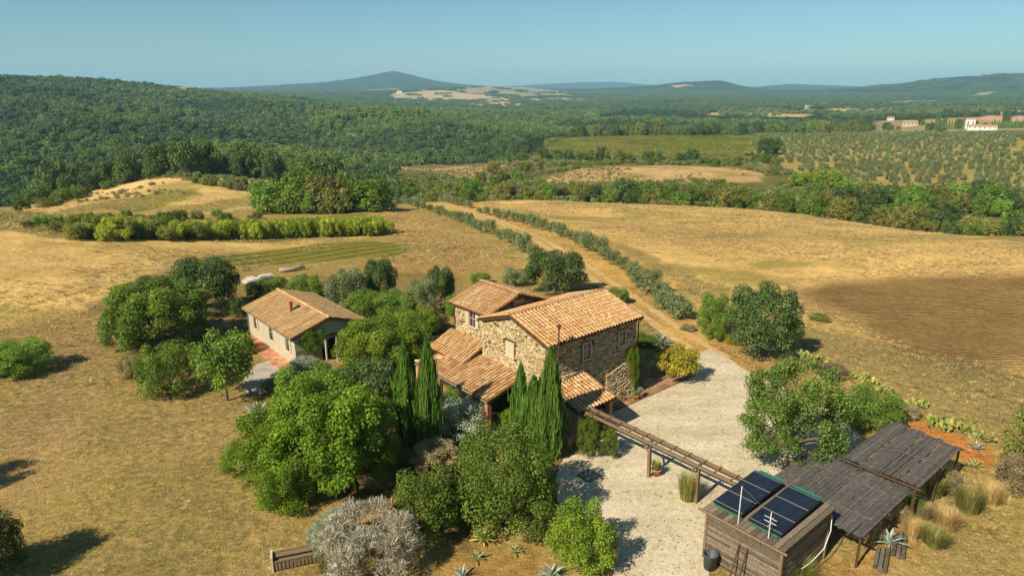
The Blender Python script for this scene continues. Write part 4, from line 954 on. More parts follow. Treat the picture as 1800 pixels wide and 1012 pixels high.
# ------------------------------------------------------------------ the cream guest cottage
def cottage():
    o = Vector((-16.92, 49.23, 0))+AV*.30+BV*.30
    H = empty('cottage', o, ROTH); tag(H, 'low cream-plastered cottage with a shallow tiled roof behind the garden', 'house')
    WX, WY, E0, AP = 5.9, 9.95, 2.42, 3.36
    wl = prism(H, 'wall', M_PLASTER, 0.16, WX, 0.0, WY, -.3, E0, AP, 'y')
    # sunny long wall, a skin with real openings for three windows
    cuts = [(1.05, 1.75, 1.0, 2.05), (4.35, 5.25, .95, 2.05), (7.9, 8.6, 1.0, 2.05)]; m = MB(); ys = sorted({0.0, WY, *[c[0] for c in cuts], *[c[1] for c in cuts]})
    for y0, y1 in zip(ys, ys[1:]):
        c = [c for c in cuts if abs(c[0]-y0) < 1e-6]
        if c: m.box(0.0, .158, y0, y1, -.3, c[0][2]); m.box(0.0, .158, y0, y1, c[0][3], E0)
        else: m.box(0.0, .158, y0, y1, -.3, E0)
    m.build('wall_face', M_PLASTER, H)
    Mc = face((.158, 0, 0), (0, 1, 0), (-1, 0, 0))
    for a, b, c, d in cuts: window(H, Mc, (a+b)/2, c, b-a-.1, d-c-.07, 1 if b-a < .8 else 0, lintel=False, trim=M_SHUT, out=.16)
    # shaded gable: rougher plaster, dark doorway under a little trellis
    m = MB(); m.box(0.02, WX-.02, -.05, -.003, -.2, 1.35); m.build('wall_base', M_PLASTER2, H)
    m = MB(); m.box(2.2, 3.5, -.07, -.052, 0, 2.05); m.build('door', M_DARK, H)
    for x in (2.1, 3.0, 3.9, 5.4):
        m = MB(); m.box(x-.05, x+.05, -1.05, -.95, 0, 2.15); m.build('trellis_post', M_WHITE, H)
    m = MB(); m.bar((1.9, -1, 2.2), (5.7, -1, 2.2), .09, .1); m.build('trellis_rail', M_DWOOD, H)
    sl = (AP-E0)/(WX/2); n_ = math.sqrt(1+sl*sl); ov = .34; ze = E0-sl*ov+.10; ln = (WX/2+ov)*n_
    r1 = roof(H, (-ov, WY+.28, ze), (0, -1, 0), (1, 0, sl), WY+.56, ln, 41, pitch=.27, tile=M_TILEP)
    r2 = roof(H, (WX+ov, -.28, ze), (0, 1, 0), (-1, 0, sl), WY+.56, ln, 42, pitch=.27, tile=M_TILEP)
    ridge(r1, (WX/2, WY+.28, AP+.17), (WX/2, -.28, AP+.17), 43)
    m = MB(); m.box(1.55, 1.83, 4.2, 4.48, E0+.2, AP+.62); ch = m.build('chimney', M_BRICK, H); m = MB(); m.box(1.49, 1.89, 4.14, 4.54, AP+.622, AP+.70); m.build('chimney_cap', M_TERRA, ch)
    m = MB(); m.tube([(-ov-.04, WY+.28, ze-.02), (-ov-.04, -.28, ze-.04)], .05, 8); m.build('gutter', M_METAL, H)
    m = MB(); m.tube([(-.06, WY-.1, ze-.05), (-.06, WY-.1, 0)], .04, 8); m.build('downpipe', M_METAL, H)
    # brick paving along the sunny wall
    P_ = empty('brick_paving', o, ROTH); tag(P_, kind='structure'); g = random.Random(3); k = 0
    m2 = MB(); m2.box(-1.32, -.02, -1.3, WY+.2, -.05, .02); m2.build('bed', M_MORTAR, P_)
    bm_ = [MB() for _ in range(3)]; mes = []
    for q, t in enumerate((.2, .5, .8)): bm_[q].box(-.21, .21, -.21, .21, 0, .05, tint=t); mes.append(bm_[q].mesh('paving_brick', M_BRICK))
    for y in range(25):
        for x in range(3):
            t = link('paving_brick', g.choice(mes), None, P_); t.location = (-1.09+x*.435, -1.05+y*.437, .015+g.uniform(0, .008)); t.rotation_euler = (0, 0, g.gauss(0, .02))
    return o
COT = cottage()
# terrace strip beside the farmhouse
M_SLAB = m_tinted('brown_slab', [(0.0, srgb(128,94,66)), (0.5, srgb(150,114,82)), (1.0, srgb(168,132,98))], 0.95, 9, 0.3, 0.3, True)
def terrace():
    P_ = empty('terrace_paving', hp(0, 0, 0), ROTH); tag(P_, kind='structure'); g = random.Random(4)
    m = MB(); m.box(3.6, 14.6, -1.2, .0, -.1, .045); m.box(8.66, 14.6, .0, 1.0, -.1, .045); m.build('bed', M_MORTAR, P_)
    mes = []
    for t in (.15, .45, .75): b = MB(); b.box(-.24, .24, -.24, .24, 0, .05, tint=t); mes.append(b.mesh('paving_slab', M_SLAB))
    for x in range(22):
        for y in range(4):
            if y > 1 and x < 10: continue
            t = link('paving_slab', g.choice(mes), None, P_); t.location = (3.85+x*.5, -.93+y*.5, .04+g.uniform(0, .008)); t.rotation_euler = (0, 0, g.gauss(0, .015))
terrace()
# ------------------------------------------------------------------ timber pergola, hut, reed roofs
def pergola():
    H = empty('timber_pergola', hp(0, 0, 0), ROTH); tag(H, 'long weathered timber pergola rail crossing the gravel yard to the hut', 'pergola')
    g = random.Random(8)
    for x, z in ((.42, 2.28), (.98, 2.34)):
        m = MB(); m.bar((x, -2.95, z), (x-.02, -8.4, z+.03), .13, .15); m.build('beam', M_WOOD, H)
        m = MB(); m.bar((x-.02, -8.402, z+.03), (x+.03, -13.75, z-.02), .12, .14); m.build('beam', M_WOOD, H)
    m = MB(); m.tube([(.70, -2.95, 2.36), (.72, -13.6, 2.38)], .05, 7); m.build('pole', M_DWOOD, H)
    for j in (-3.2, -7.75, -10.95, -13.4):
        m = MB(); m.bar((.62+g.uniform(-.05, .05), j-.08, -.1), (.68, j, 2.2), .17, .17, upv=(1, 0, 0)); m.build('post', M_WOOD, H)
        m = MB(); m.bar((.2, j, 2.17), (1.2, j+.02, 2.17), .10, .10); m.build('cross_piece', M_WOOD, H)
    for k in range(11):
        j = -3.7-k*.93; m = MB(); m.bar((.30, j, 2.40), (1.1, j+g.uniform(-.05, .05), 2.44), .06, .05); m.build('batten', M_WOOD, H)
    m = MB(); m.bar((.66, -7.7, 1.55), (.68, -7.05, 2.2), .08, .08, upv=(1, 0, 0)); m.build('brace', M_WOOD, H)
pergola()
def hut():
    H = empty('plank_hut', hp(0, 0, 0), ROTH); tag(H, 'weathered plank hut carrying two solar collectors at the end of the pergola', 'hut')
    X0, X1, Y0, Y1, ZT = -2.75, 1.35, -17.45, -13.85, 2.52; g = random.Random(9)
    m = MB(); m.box(X0+.03, X1-.03, Y0+.03, Y1-.03, -.2, ZT); m.build('core', M_DARK, H)
    n = 22; hgt = (ZT+.1)/n; me = []
    for t in (.1, .35, .6, .85): b = MB(); b.box(0, 1, -.025, 0, 0, hgt-.012, tint=t); me.append(b.mesh('plank', M_PLANK))
    sides = [((X0, Y1), (0, -1), Y1-Y0), ((X0, Y0), (1, 0), X1-X0), ((X1, Y0), (0, 1), Y1-Y0), ((X1, Y1), (-1, 0), X1-X0)]
    for (ox, oy), (dx, dy), L_ in sides:
        nn = (dy, -dx)
        for k in range(n):
            cut = g.uniform(.35, .65) if k % 2 else 1.0; s = 0.0
            for seg in ([cut, 1-cut] if cut < 1 else [1.0]):
                t = link('plank', g.choice(me), None, H); ln = L_*seg-.006
                off = g.uniform(.0, .02)
                t.matrix_local = Matrix(((dx*ln, -dy, 0, ox+dx*s+dy*0+nn[0]*off), (dy*ln, dx, 0, oy+dy*s+nn[1]*off), (0, 0, 1, -.1+k*hgt), (0, 0, 0, 1)))
                s += L_*seg
    for x, y in ((X0-.03, Y0-.03), (X0-.03, Y1+.03), (X1+.03, Y0-.03), (X1+.03, Y1+.03)):
        m = MB(); m.box(x-.06, x+.06, y-.06, y+.06, -.2, ZT+.04); m.build('corner_post', M_WOOD, H)
    # low roof deck of boards, a pole gutter along the front
    m = MB(); m.hexa([(X0-.2, Y0-.2, ZT), (X1+.2, Y0-.2, ZT+.08), (X1+.2, Y1+.2, ZT+.08), (X0-.2, Y1+.2, ZT), (X0-.2, Y0-.2, ZT+.07), (X1+.2, Y0-.2, ZT+.15), (X1+.2, Y1+.2, ZT+.15), (X0-.2, Y1+.2, ZT+.07)])
    rd = m.build('roof_deck', M_DWOOD, H)
    for k in range(15):
        m = MB(); y = Y0-.2+k*.268; m.box(X0-.22, X1+.22, y, y+.245, 0, .03, tint=g.random()); q = m.build('roof_board', M_PLANK, rd); q.location = (0, 0, ZT+.125+g.uniform(0, .015))
        q.rotation_euler = (0, math.radians(-1.0), 0)
    m = MB(); m.tube([(X0-.3, Y0-.35, ZT+.03), (X0-.3, Y1+.35, ZT+.05)], .06, 9); m.build('gutter_pole', M_WOOD, H)
    return H
hut()
def collectors():
    for k, (y0, y1, lab) in enumerate(((-15.30, -13.85, 'dark solar collector on the hut roof, the one nearer the pergola'), (-17.15, -15.62, 'dark solar collector on the hut roof, beside the small aerial'))):
        x0, x1, z0, z1 = -2.45, 1.05, 2.80, 3.02
        H = empty('solar_panel', hp(0, 0, 0), ROTH); tag(H, lab, 'solar panel', 'solar collectors on the hut')
        n = Vector((-(z1-z0), 0, x1-x0)).normalized(); P3 = lambda f, y, h: Vector((x0+(x1-x0)*f, y, z0+(z1-z0)*f))+n*h
        def slab(nm, f0, f1, a, b, h0, h1, mat, par): m = MB(); m.hexa([P3(f0, a, h0), P3(f1, a, h0), P3(f1, b, h0), P3(f0, b, h0), P3(f0, a, h1), P3(f1, a, h1), P3(f1, b, h1), P3(f0, b, h1)]); return m.build(nm, mat, par)
        fr = slab('casing', 0, 1, y0, y1, 0, .09, M_CHAR, H)
        for q in range(3): slab('pane', q/3+.008, (q+1)/3-.008, y0+.04, y1-.04, .0935, .10, M_SOLAR, fr)
        for q in (1, 2): slab('divider', q/3-.006, q/3+.006, y0, y1, .092, .112, M_METAL, fr)
        for q in (.02, .96): slab('divider', q, q+.012, y0, y1, .092, .108, M_METAL, fr)
        for f in (.1, .9):
            for y in (y0+.15, y1-.15): m = MB(); p = P3(f, y, 0); m.box(p.x-.03, p.x+.03, y-.03, y+.03, 2.62, p.z); m.build('bracket', M_METAL, H)
        for f0, f1 in ((-.03, -.002), (1.005, 1.10)): slab('plastic_sheet', f0, f1, y0+.1, y1-.1, -.05, -.03, M_GREENS, H)
collectors()
def mast(name, i, j, z0, z1, lab, cat, aerial=False):
    H = empty(name, hp(i, j, z0), ROTH); tag(H, lab, cat); m = MB(); m.tube([(0, 0, 0), (0, 0, z1-z0)], .022, 8); m.build('pole', M_WHITE, H)
    if aerial:
        m = MB()
        for z in (.62, .78): m.tube([(0, -.28, (z1-z0)*z), (0, .28, (z1-z0)*z)], .012, 6)
        for z in (.55, .7): m.tube([(-.2, 0, (z1-z0)*z), (.25, 0, (z1-z0)*z)], .012, 6)
        m.build('aerial_rod', M_WHITE, H)
    else:
        m = MB(); m.tube([(0, -.0, z1-z0-.03), (.4, -.9, z1-z0-.8)], .006, 5); m.build('stay_wire', M_METAL, H)
mast('white_mast', -2.78, -15.35, 2.6, 4.5, 'slim white mast standing between the two solar collectors', 'mast')
mast('small_aerial', -2.70, -16.75, 2.6, 3.9, 'small white aerial at the front corner of the plank hut', 'aerial', True)
def hose():
    m = MB(); pts = [(1.48, -17.55, 2.3), (1.2, -17.7, 1.7), (.5, -17.8, 1.15), (-.5, -17.72, .85), (-1.1, -17.62, .8)]
    P_ = [Vector(p) for p in pts]; q = []
    for k in range(len(P_)-1):
        for t in range(5): q.append(P_[k].lerp(P_[k+1], t/5))
    m.tube(q+[P_[-1]], .022, 7); o = m.build('white_hose', M_WHITE); o.location = hp(0, 0, 0); o.rotation_euler = (0, 0, ROTH); tag(o, 'white hose hanging in a curve on the shaded hut side', 'hose')
hose()
def ladder():
    H = empty('wooden_ladder', hp(-3.05, -15.75, 0), ROTH); tag(H, 'short brown ladder leaning on the front of the plank hut', 'ladder')
    for y in (-.2, .2): m = MB(); m.bar((-.42, y, 0), (.22, y, 1.75), .05, .06, upv=(0, 1, 0)); m.build('rail', M_DWOOD, H)
    for k in range(5): f = (k+.6)/5.4; m = MB(); m.bar((-.42+.64*f, -.2, 1.75*f), (-.42+.64*f, .2, 1.75*f), .035, .035); m.build('rung', M_DWOOD, H)
ladder()
def bin_():
    H = empty('grey_bin', hp(-3.25, -14.45, 0.03)); tag(H, 'round dark grey bin at the hut corner on the gravel', 'bin')
    m = MB(); m.lathe([(.0, 0), (.26, 0), (.32, .72), (.345, .74), (.345, .78), (.30, .78), (.27, .1), (0, .1)], 18); m.build('tub', M_BIN, H, True)
    for s in (-1, 1): m = MB(); m.tube([(s*.33, -.06, .62), (s*.39, 0, .66), (s*.33, .06, .62)], .015, 6); m.build('handle', M_BIN, H)
bin_()
def tile_stack():
    g = random.Random(2); H = empty('tile_stack', hp(-3.85, -16.1, 0.02), ROTH); tag(H, 'stack of spare terracotta roof tiles on the ground before the hut', 'tile stack')
    for r in range(3):
        for c in range(6-r):
            for e in range(2):
                t = link('spare_tile', g.choice(TILE_ME), None, H); t.location = (-.5+e*.48, -.75+c*.26+r*.13, .0+r*.11); t.rotation_euler = (0, 0, -math.pi/2+g.gauss(0, .05))
tile_stack()
def reed_roof(name, lab, x0, x1, y0, y1, z00, z01, seed, nb, posts):
    """shade roof of reed mats on poles; z00 at x0 side, z01 at x1 side"""
    H = empty(name, hp(0, 0, 0), ROTH); tag(H, lab, 'shade roof', 'reed shade roofs'); g = random.Random(seed)
    zz = lambda x: z00+(z01-z00)*(x-x0)/(x1-x0)
    mats = 4; L_ = (y1-y0)/mats
    for mt in range(mats):
        m = MB(); ya = y0+mt*L_; n = int(L_/.040); sx = g.uniform(-.25, .25); ex = g.uniform(-.3, .3)
        for k in range(n):
            y = ya+(k+.5)*.040+g.uniform(-.005, .005); a = x0+sx+g.uniform(-.07, .07); b = x1+ex+g.uniform(-.1, .1); h = g.uniform(0, .012)+mt*.006+.03*math.sin(k*.06+seed); t = min(1, max(0, g.gauss(.48, .13)))
            xm = a+(b-a)*.5; sag = g.uniform(-.03, .005)
            if g.random() < .05: a += g.uniform(.2, 1.2)
            if g.random() < .03: b -= g.uniform(.3, 1.5)
            m.bar((a, y, zz(a)+h), (xm, y+g.uniform(-.012, .012), zz(xm)+h+sag), .034, .018, t); m.bar((xm, y, zz(xm)+h+sag), (b, y, zz(b)+h), .034, .018, t)
        o = m.build('reed_mat', M_REED, H); o['kind'] = 'stuff'
    for k in range(nb):                                 # pale battens that hold the mats down
        x = x0+(x1-x0)*(k+.5)/nb+g.uniform(-.15, .15); a = y0+g.uniform(0, .6); b = max(a+.8, y1-g.uniform(0, 3.0))
        m = MB(); m.bar((x, a, zz(x)+.085), (x+g.uniform(-.06, .06), b, zz(x)+.09), .022, .02); m.build('batten', M_BATTEN, H)
    for k in range(9):
        y = y0+(y1-y0)*g.random(); a = x0+(x1-x0)*g.uniform(.1, .5); m = MB(); m.bar((a, y, zz(a)+.09), (a+g.uniform(.4, 1.4), y, zz(a+1)+.09), .02, .02); m.build('batten', M_BATTEN, H)
    for x in np.linspace(x0+.15, x1-.15, posts):
        m = MB(); m.tube([(x, y0-.1, zz(x)-.09), (x, y1+.1, zz(x)-.09)], .06, 7); m.build('rafter_pole', M_DWOOD, H)
        for y in (y0+.15, (y0+y1)/2, y1-.15): m = MB(); p = hp(x, y, 0); m.tube([(x, y, zat(p.x, p.y)-.2), (x+g.uniform(-.03, .03), y, zz(x)-.13)], .06, 7); m.build('post', M_DWOOD, H)
    return H
reed_roof('reed_shade_roof', 'lower brown-grey reed shade roof directly behind the plank hut', 1.72, 7.25, -18.9, -13.7, 1.76, 1.84, 51, 2, 3)
reed_roof('reed_shade_roof', 'upper grey reed shade roof beside the orange earth bank', 7.0, 13.4, -19.2, -15.4, 2.16, 2.12, 52, 3, 3)
def lumber():
    g = random.Random(77)
    for k, (i, j, l, lab) in enumerate(((5.0, -19.4, 2.0, 'pile of pale boards under the edge of the lower reed roof'), (3.2, -19.3, 1.6, 'small pile of old planks in the shade behind the hut'))):
        p = hp(i, j); p.z = zat(p.x, p.y); H = empty('plank_pile', p, ROTH+.3); tag(H, lab, 'plank pile', 'plank piles by the reed roofs')
        for q in range(9): m = MB(); z = .02+(q//3)*.07; m.box(-l/2+g.uniform(-.2, .2), l/2+g.uniform(-.2, .2), -.3+(q % 3)*.2, -.14+(q % 3)*.2, z, z+.05, tint=g.random()); m.build('plank', M_PLANK, H)
lumber()

# ------------------------------------------------------------------ small things in the yard and garden
def manhole():
    c = hp(-1.84, -5.58, 0.04); H = empty('manhole_cover', c, ROTH); tag(H, 'square dark metal manhole cover set in the gravel', 'manhole cover')
    m = MB()
    for a, b in (((-.5, -.46), (.5, -.46)), ((-.5, .46), (.5, .46)), ((-.46, -.42), (-.46, .42)), ((.46, -.42), (.46, .42))): m.bar((*a, .02), (*b, .02), .08, .05)
    m.build('frame', M_BIN, H); m = MB(); m.box(-.415, .415, -.415, .415, -.01, .022); m.build('cover', M_METAL, H)
manhole()
def pot(p, r, h, plantkind, mat, pw, ph, lab):
    H = empty('terracotta_pot', p); tag(H, lab, 'plant pot'); m = MB(); m.lathe([(0, 0), (r*.68, 0), (r*.95, h*.85), (r*1.08, h*.86), (r*1.08, h), (r*.9, h), (r*.85, h*.82), (0, h*.82)], 18); m.build('pot', M_TERRA, H, True)
    c = link('plant', CR[plantkind][0][0], None, H); set_mat(c, LM[mat]); c.scale = (pw/2, pw/2, ph); c.location = (0, 0, h*.8)
pp = at(1153, 836); pot(pp+Vector((0, 0, .03)), .26, .42, 'grasstuft', 'reedgrass', .9, .7, 'terracotta pot with a grassy plant beside the pergola post')
pot(hp(8.25, -.95, .09), .24, .4, 'bush', 'silver', .5, .45, 'terracotta pot at the yard corner of the farmhouse')
pot(hp(7.75, -1.0, .09), .2, .34, 'bush', 'lime', .45, .4, 'smaller terracotta pot by the foot of the farmhouse wall')
def bench():
    p = at(520, 990); q = at(500, 992); H = empty('wooden_bench', p, math.atan2(1, 2.2)-.1); tag(H, 'old wooden bench with a slatted front half hidden by the grey bush', 'bench')
    m = MB(); m.box(-.95, 1.1, -.12, .12, .62, .68); m.build('seat', M_WOOD, H); m = MB(); m.box(-.95, 1.1, .13, .19, .3, .75); m.build('backrest', M_WOOD, H)
    for x in (-1.0, 1.1): m = MB(); m.box(x-.05, x+.05, -.34, .3, 0, .8); m.build('side_panel', M_SHUT, H)
    for k in range(12): m = MB(); x = -.9+k*.165; m.box(x, x+.12, -.30, -.27, .08, .48); m.build('slat', M_WOOD, H)
    m = MB(); m.box(-.95, 1.1, -.32, -.14, .50, .55); m.build('front_shelf', M_WOOD, H)
bench()
def slabs():
    g = random.Random(6)
    for k, (u, v, w, lab) in enumerate(((440, 497, 2.6, 'pile of pale stone slabs behind the cottage near the dark tree'), (466, 489, 2.2, 'second pile of pale stone slabs, nearer the log'))):
        p = at(u, v); H = empty('slab_pile', p, g.random()*3); tag(H, lab, 'slab pile', 'slab piles behind the cottage')
        for q in range(7): m = MB(); z = q//2*.13; x = g.uniform(-.4, .4); m.box(x-w/2*g.uniform(.5, .8), x+w/2*g.uniform(.5, .8), -.7+(q % 2)*.75+g.uniform(-.1, .1), -.05+(q % 2)*.75, z, z+.11); m.build('slab', M_CONC, H)
    p = at(492, 479); q = at(536, 474); m = MB(); d = q-p
    m.tube([p+Vector((0, 0, .28)), p+d*.5+Vector((0, 0, .26)), q+Vector((0, 0, .34))], [.30, .24, .16], 10); m.tube([p+d*.6+Vector((0, 0, .3)), p+d*.85+Vector((.3, .8, .7))], [.12, .05], 7)
    o = m.build('felled_log', M_BARKP, None, True); tag(o, 'pale felled log lying in the dry grass behind the cottage', 'log')
slabs()
# ------------------------------------------------------------------ garden trees and shrubs, each where the photograph has it
T = dict(name='tree', cat='tree')
veg('bigtree', 'fig', 585, 905, 215, 660, 'big bright green tree left of the cypresses, the tallest of the green mass', back=.42, **T)
veg('bush', 'fig', 492, 872, 140, 712, 'bright green tree at the left of the green mass before the cottage', back=.35, **T)
veg('bush', 'fig', 440, 850, 92, 772, 'low bright green bush sticking out onto the mown grass', back=.3)
veg('bush', 'fig', 505, 915, 110, 800, 'bright green bush at the lower left of the green mass', back=.35)
veg('bush', 'green', 545, 740, 130, 640, 'mid-green bush at the back of the green mass', back=.3)
veg('bush', 'fig', 655, 860, 110, 690, 'green bush between the green mass and the cypress pair', back=.3)
veg('bush', 'lime', 500, 905, 70, 842, 'small yellow-green shrub at the edge of the mown grass')
veg('bush', 'dark', 645, 745, 150, 640, 'dark green shrub between the big green tree and the cypress pair', back=.2)
veg('roundbush', 'mastic', 892, 955, 196, 742, 'large round clipped-looking mastic bush in the garden front')
veg('bush', 'mastic', 755, 962, 128, 818, 'medium dark olive-green bush left of the large round bush')
veg('bush', 'dark', 800, 930, 80, 830, 'small dark bush squeezed beside the large round bush')
veg('twigs', 'grey', 652, 1048, 188, 902, 'pale grey twiggy bush at the bottom of the garden', back=.35, crown_name='twigs')
veg('twigs', 'silver', 588, 985, 90, 905, 'small silvery bush at the left of the pale grey bush', crown_name='twigs')
veg('twigs', 'brush', 668, 862, 60, 835, 'small dry bush in shade under the big green tree', crown_name='twigs')
veg('softgrass', 'reedgrass', 585, 1020, 60, 965, 'yellow-green grass clump in front of the silvery bush', name='grass_clump', cat='grass clump', crown_name='blades')
veg('bush', 'lime', 1022, 1020, 128, 884, 'bright lime-green bush beside the gravel at the bottom')
veg('bush', 'brush', 1072, 1000, 30, 940, 'thin brownish weed beside the lime-green bush')
veg('bush', 'brush', 765, 835, 90, 776, 'brownish dry shrub below the cypress pair')
veg('bush', 'mastic', 700, 835, 60, 790, 'small shrub in deep shade left of the brownish shrub')
veg('bush', 'silver', 800, 775, 110, 700, 'pale leafy shrub in front of the verandah', back=.2)
veg('bush', 'green', 803, 722, 52, 672, 'green shrub against the verandah pillar')
veg('bush', 'mastic', 870, 735, 70, 690, 'dark shrub under the near corner of the verandah roof')
veg('bush', 'lime', 905, 760, 60, 715, 'light green shrub behind the round bush')
for u, vb, w, vt, lab in ((717, 782, 40, 624, 'dark cypress left of the verandah, left one of the pair'), (757, 797, 42, 617, 'dark cypress left of the verandah, right one of the pair'),
    (915, 772, 32, 652, 'slim cypress in front of the gable, leftmost of three'), (937, 800, 46, 676, 'short cypress in the middle of the three by the tool porch'), (966, 808, 46, 632, 'tall dark cypress beside the flue, rightmost of three')):
    veg('cypress', 'cypress', u, vb, w, vt, lab, 'cypress', 'cypress', 'garden cypresses', back=.2, hk=1.0)
veg('bush', 'mastic', 1033, 806, 42, 728, 'tall olive-green rounded shrub by the porch, the left one', back=.2)
veg('bush', 'mastic', 1067, 806, 42, 746, 'olive-green rounded shrub by the porch, the right one', back=.2)
veg('softgrass', 'reedgrass', 1208, 882, 46, 822, 'straw-green grass clump beside the pergola post in the gravel', name='grass_clump', cat='grass clump', crown_name='blades', back=.2)
veg('roundoak', 'dark', 1334, 633, 130, 494, 'dark round oak with a bare trunk at the edge of the yard', back=.1, **T)
veg('walnut', 'walnut', 1384, 842, 192, 628, 'tall loose-crowned tree growing between the yard and the reed roofs', back=.15, **T)
veg('bush', 'green', 1530, 768, 100, 678, 'dense green bush behind the upper reed roof')
veg('bush', 'mastic', 1495, 745, 50, 700, 'small olive bush left of the dense bush by the reed roof')
veg('bush', 'hedge', 1800, 858, 100, 704, 'green bush cut by the right edge of the picture', back=.3)
veg('smalltree', 'yellow', 1191, 672, 80, 606, 'small yellowing tree at the corner of the terrace', back=.1, **T)
veg('bush', 'mastic', 1138, 612, 60, 588, 'dark shrub behind the far corner of the farmhouse')
veg('grasstuft', 'reedgrass', 1640, 880, 60, 832, 'bright green grass clump under the edge of the upper reed roof', name='grass_clump', cat='grass clump', crown_name='blades')
veg('softgrass', 'reedgrass', 1388, 1030, 90, 970, 'yellow-green grass clump at the foot of the plank hut', name='grass_clump', cat='grass clump', crown_name='blades')
for k, (u, vb, w, vt) in enumerate(((1735, 890, 55, 842), (1690, 880, 40, 850), (1700, 905, 60, 850), (1660, 935, 60, 890), (1620, 915, 40, 880), (1640, 965, 60, 925), (1600, 950, 40, 905))):
    veg('softgrass', ('straw', 'brush', 'reedgrass')[k % 3], u, vb, w, vt, f'tall dry straw grass clump below the reed roofs, {ordinal(k+1)} by closeness to the earth bank', name='grass_clump', cat='grass clump', group='dry grass clumps below the reed roofs', crown_name='blades')
for k, (mat, u, vb, w, vt, lab) in enumerate((('brush', 1575, 925, 50, 885, 'dry brown bush at the corner of the lower reed roof'), ('green', 1600, 905, 40, 868, 'small dark green bush in the gap between the two reed roofs'), ('brush', 1665, 868, 44, 826, 'dry bush under the front edge of the upper reed roof'), ('brush', 1530, 950, 44, 912, 'dry weeds in the shade behind the hut'))):
    veg('bush', mat, u, vb, w, vt, lab, back=.2)
# left of the cottage
veg('oak', 'dark', 362, 552, 124, 448, 'dark green tree at the back of the left-hand clump', back=.1, **T)
veg('bigtree', 'green', 285, 628, 185, 488, 'broad green bush-tree, largest of the left-hand clump', back=.35, **T)
veg('bush', 'green', 222, 622, 76, 540, 'green bush at the left end of the left-hand clump')
veg('bush', 'green', 296, 706, 104, 600, 'round green bush alone on the mown grass below the clump')
veg('smalltree', 'green', 400, 706, 112, 578, 'small round-headed tree with a bare stem before the cottage', back=.05, **T)
veg('bush', 'yellow', 425, 625, 56, 588, 'yellow-green foliage tuft behind the small round-headed tree')
veg('bush', 'brush', 232, 668, 44, 622, 'brownish small bush beside the round green bush')
veg('twigs', 'silver', 384, 596, 44, 562, 'silvery small shrub between the clump and the cottage', crown_name='twigs')
veg('bush', 'dark', 256, 503, 30, 484, 'lone small dark shrub at the edge of the wheat stubble')
veg('bush', 'dark', 420, 560, 30, 520, 'dark shrub at the back corner of the cottage')
veg('bush', 'green', 40, 668, 108, 584, 'low spreading green bush on the left bank', hk=.75, back=.35)
veg('bush', 'green', -22, 672, 90, 600, 'green bush cut by the left edge of the picture', hk=.75, back=.35)
veg('bush', 'dark', 12, 1022, 84, 888, 'dark leafy bush in the bottom left corner')
for k, (u, v, w, h, lab) in enumerate(((-215, 905, 52, 5.2, 'tall dark conifer just left of the picture, upper one'), (-190, 1090, 60, 6.0, 'tall dark conifer just left of the picture, lower one'))):
    p = at(u, v); plant('bush', 'dark', p, 3.8, h, lab, 'cypress', 'cypress', 'conifers left of the picture')
# behind the cottage and the farmhouse
for kind, mat, u, vb, w, vt, lab in (
    ('bush', 'green', 540, 527, 66, 482, 'green hedge bush behind the cottage ridge, nearer the log'), ('bush', 'green', 480, 525, 60, 486, 'green hedge bush behind the cottage, left of the first'), ('bush', 'dark', 450, 525, 36, 492, 'dark small bush behind the left cottage roof end'),
    ('bush', 'olive', 612, 552, 84, 468, 'grey-green bushy tree behind the right cottage roof end'), ('oak', 'dark', 670, 540, 62, 450, 'dark upright tree behind the garden, left of centre'), ('bush', 'green', 640, 560, 70, 508, 'green shrub under the dark upright tree'),
    ('bush', 'green', 700, 565, 90, 510, 'green shrub right of the dark upright tree'), ('bush', 'olive', 745, 560, 60, 486, 'grey-green shrub left of the farmhouse wing'), ('oak', 'dark', 775, 545, 56, 464, 'dark tree just left of the farmhouse wing roof'),
    ('bush', 'lime', 735, 600, 90, 538, 'lime-green shrub below the farmhouse wing'), ('bush', 'green', 690, 610, 90, 552, 'mid-green shrub between the cottage and the farmhouse'), ('bigtree', 'lime', 670, 668, 165, 560, 'large yellow-green bushy tree before the cottage gable'),
    ('bush', 'green', 605, 600, 80, 560, 'climbing foliage on the shaded cottage gable'), ('bush', 'brush', 768, 585, 50, 552, 'brown withered shrub beside the wing wall'), ('bush', 'green', 800, 560, 40, 515, 'green shrub touching the wing corner'),
    ('bush', 'green', 720, 650, 80, 600, 'green shrub behind the cypress pair'), ('bush', 'dark', 620, 690, 60, 650, 'dark shrub below the cottage terrace'), ('bush', 'silver', 535, 660, 60, 628, 'silvery shrub at the near cottage corner'),
    ('bush', 'olive', 590, 690, 70, 650, 'grey-green shrub on the slope below the cottage'), ('bush', 'reedgrass', 500, 690, 80, 660, 'yellow-green low shrub below the brick paving'), ('bush', 'green', 690, 720, 70, 660, 'green shrub left of the cypress pair'),
    ('oak', 'dark', 974, 520, 112, 438, 'dark olive-green tree behind the farmhouse ridge'), ('bush', 'olive', 905, 505, 50, 470, 'grey-green shrub behind the farmhouse, left of the dark tree'), ('bush', 'green', 1085, 535, 46, 505, 'green shrub behind the far gable'), ('bush', 'green', 845, 500, 40, 480, 'small shrub beyond the wing roof')):
    big = kind in ('oak', 'bigtree'); veg(kind, mat, u, vb, w, vt, lab, back=.25, name='tree' if big else 'shrub', cat='tree' if big else 'shrub')
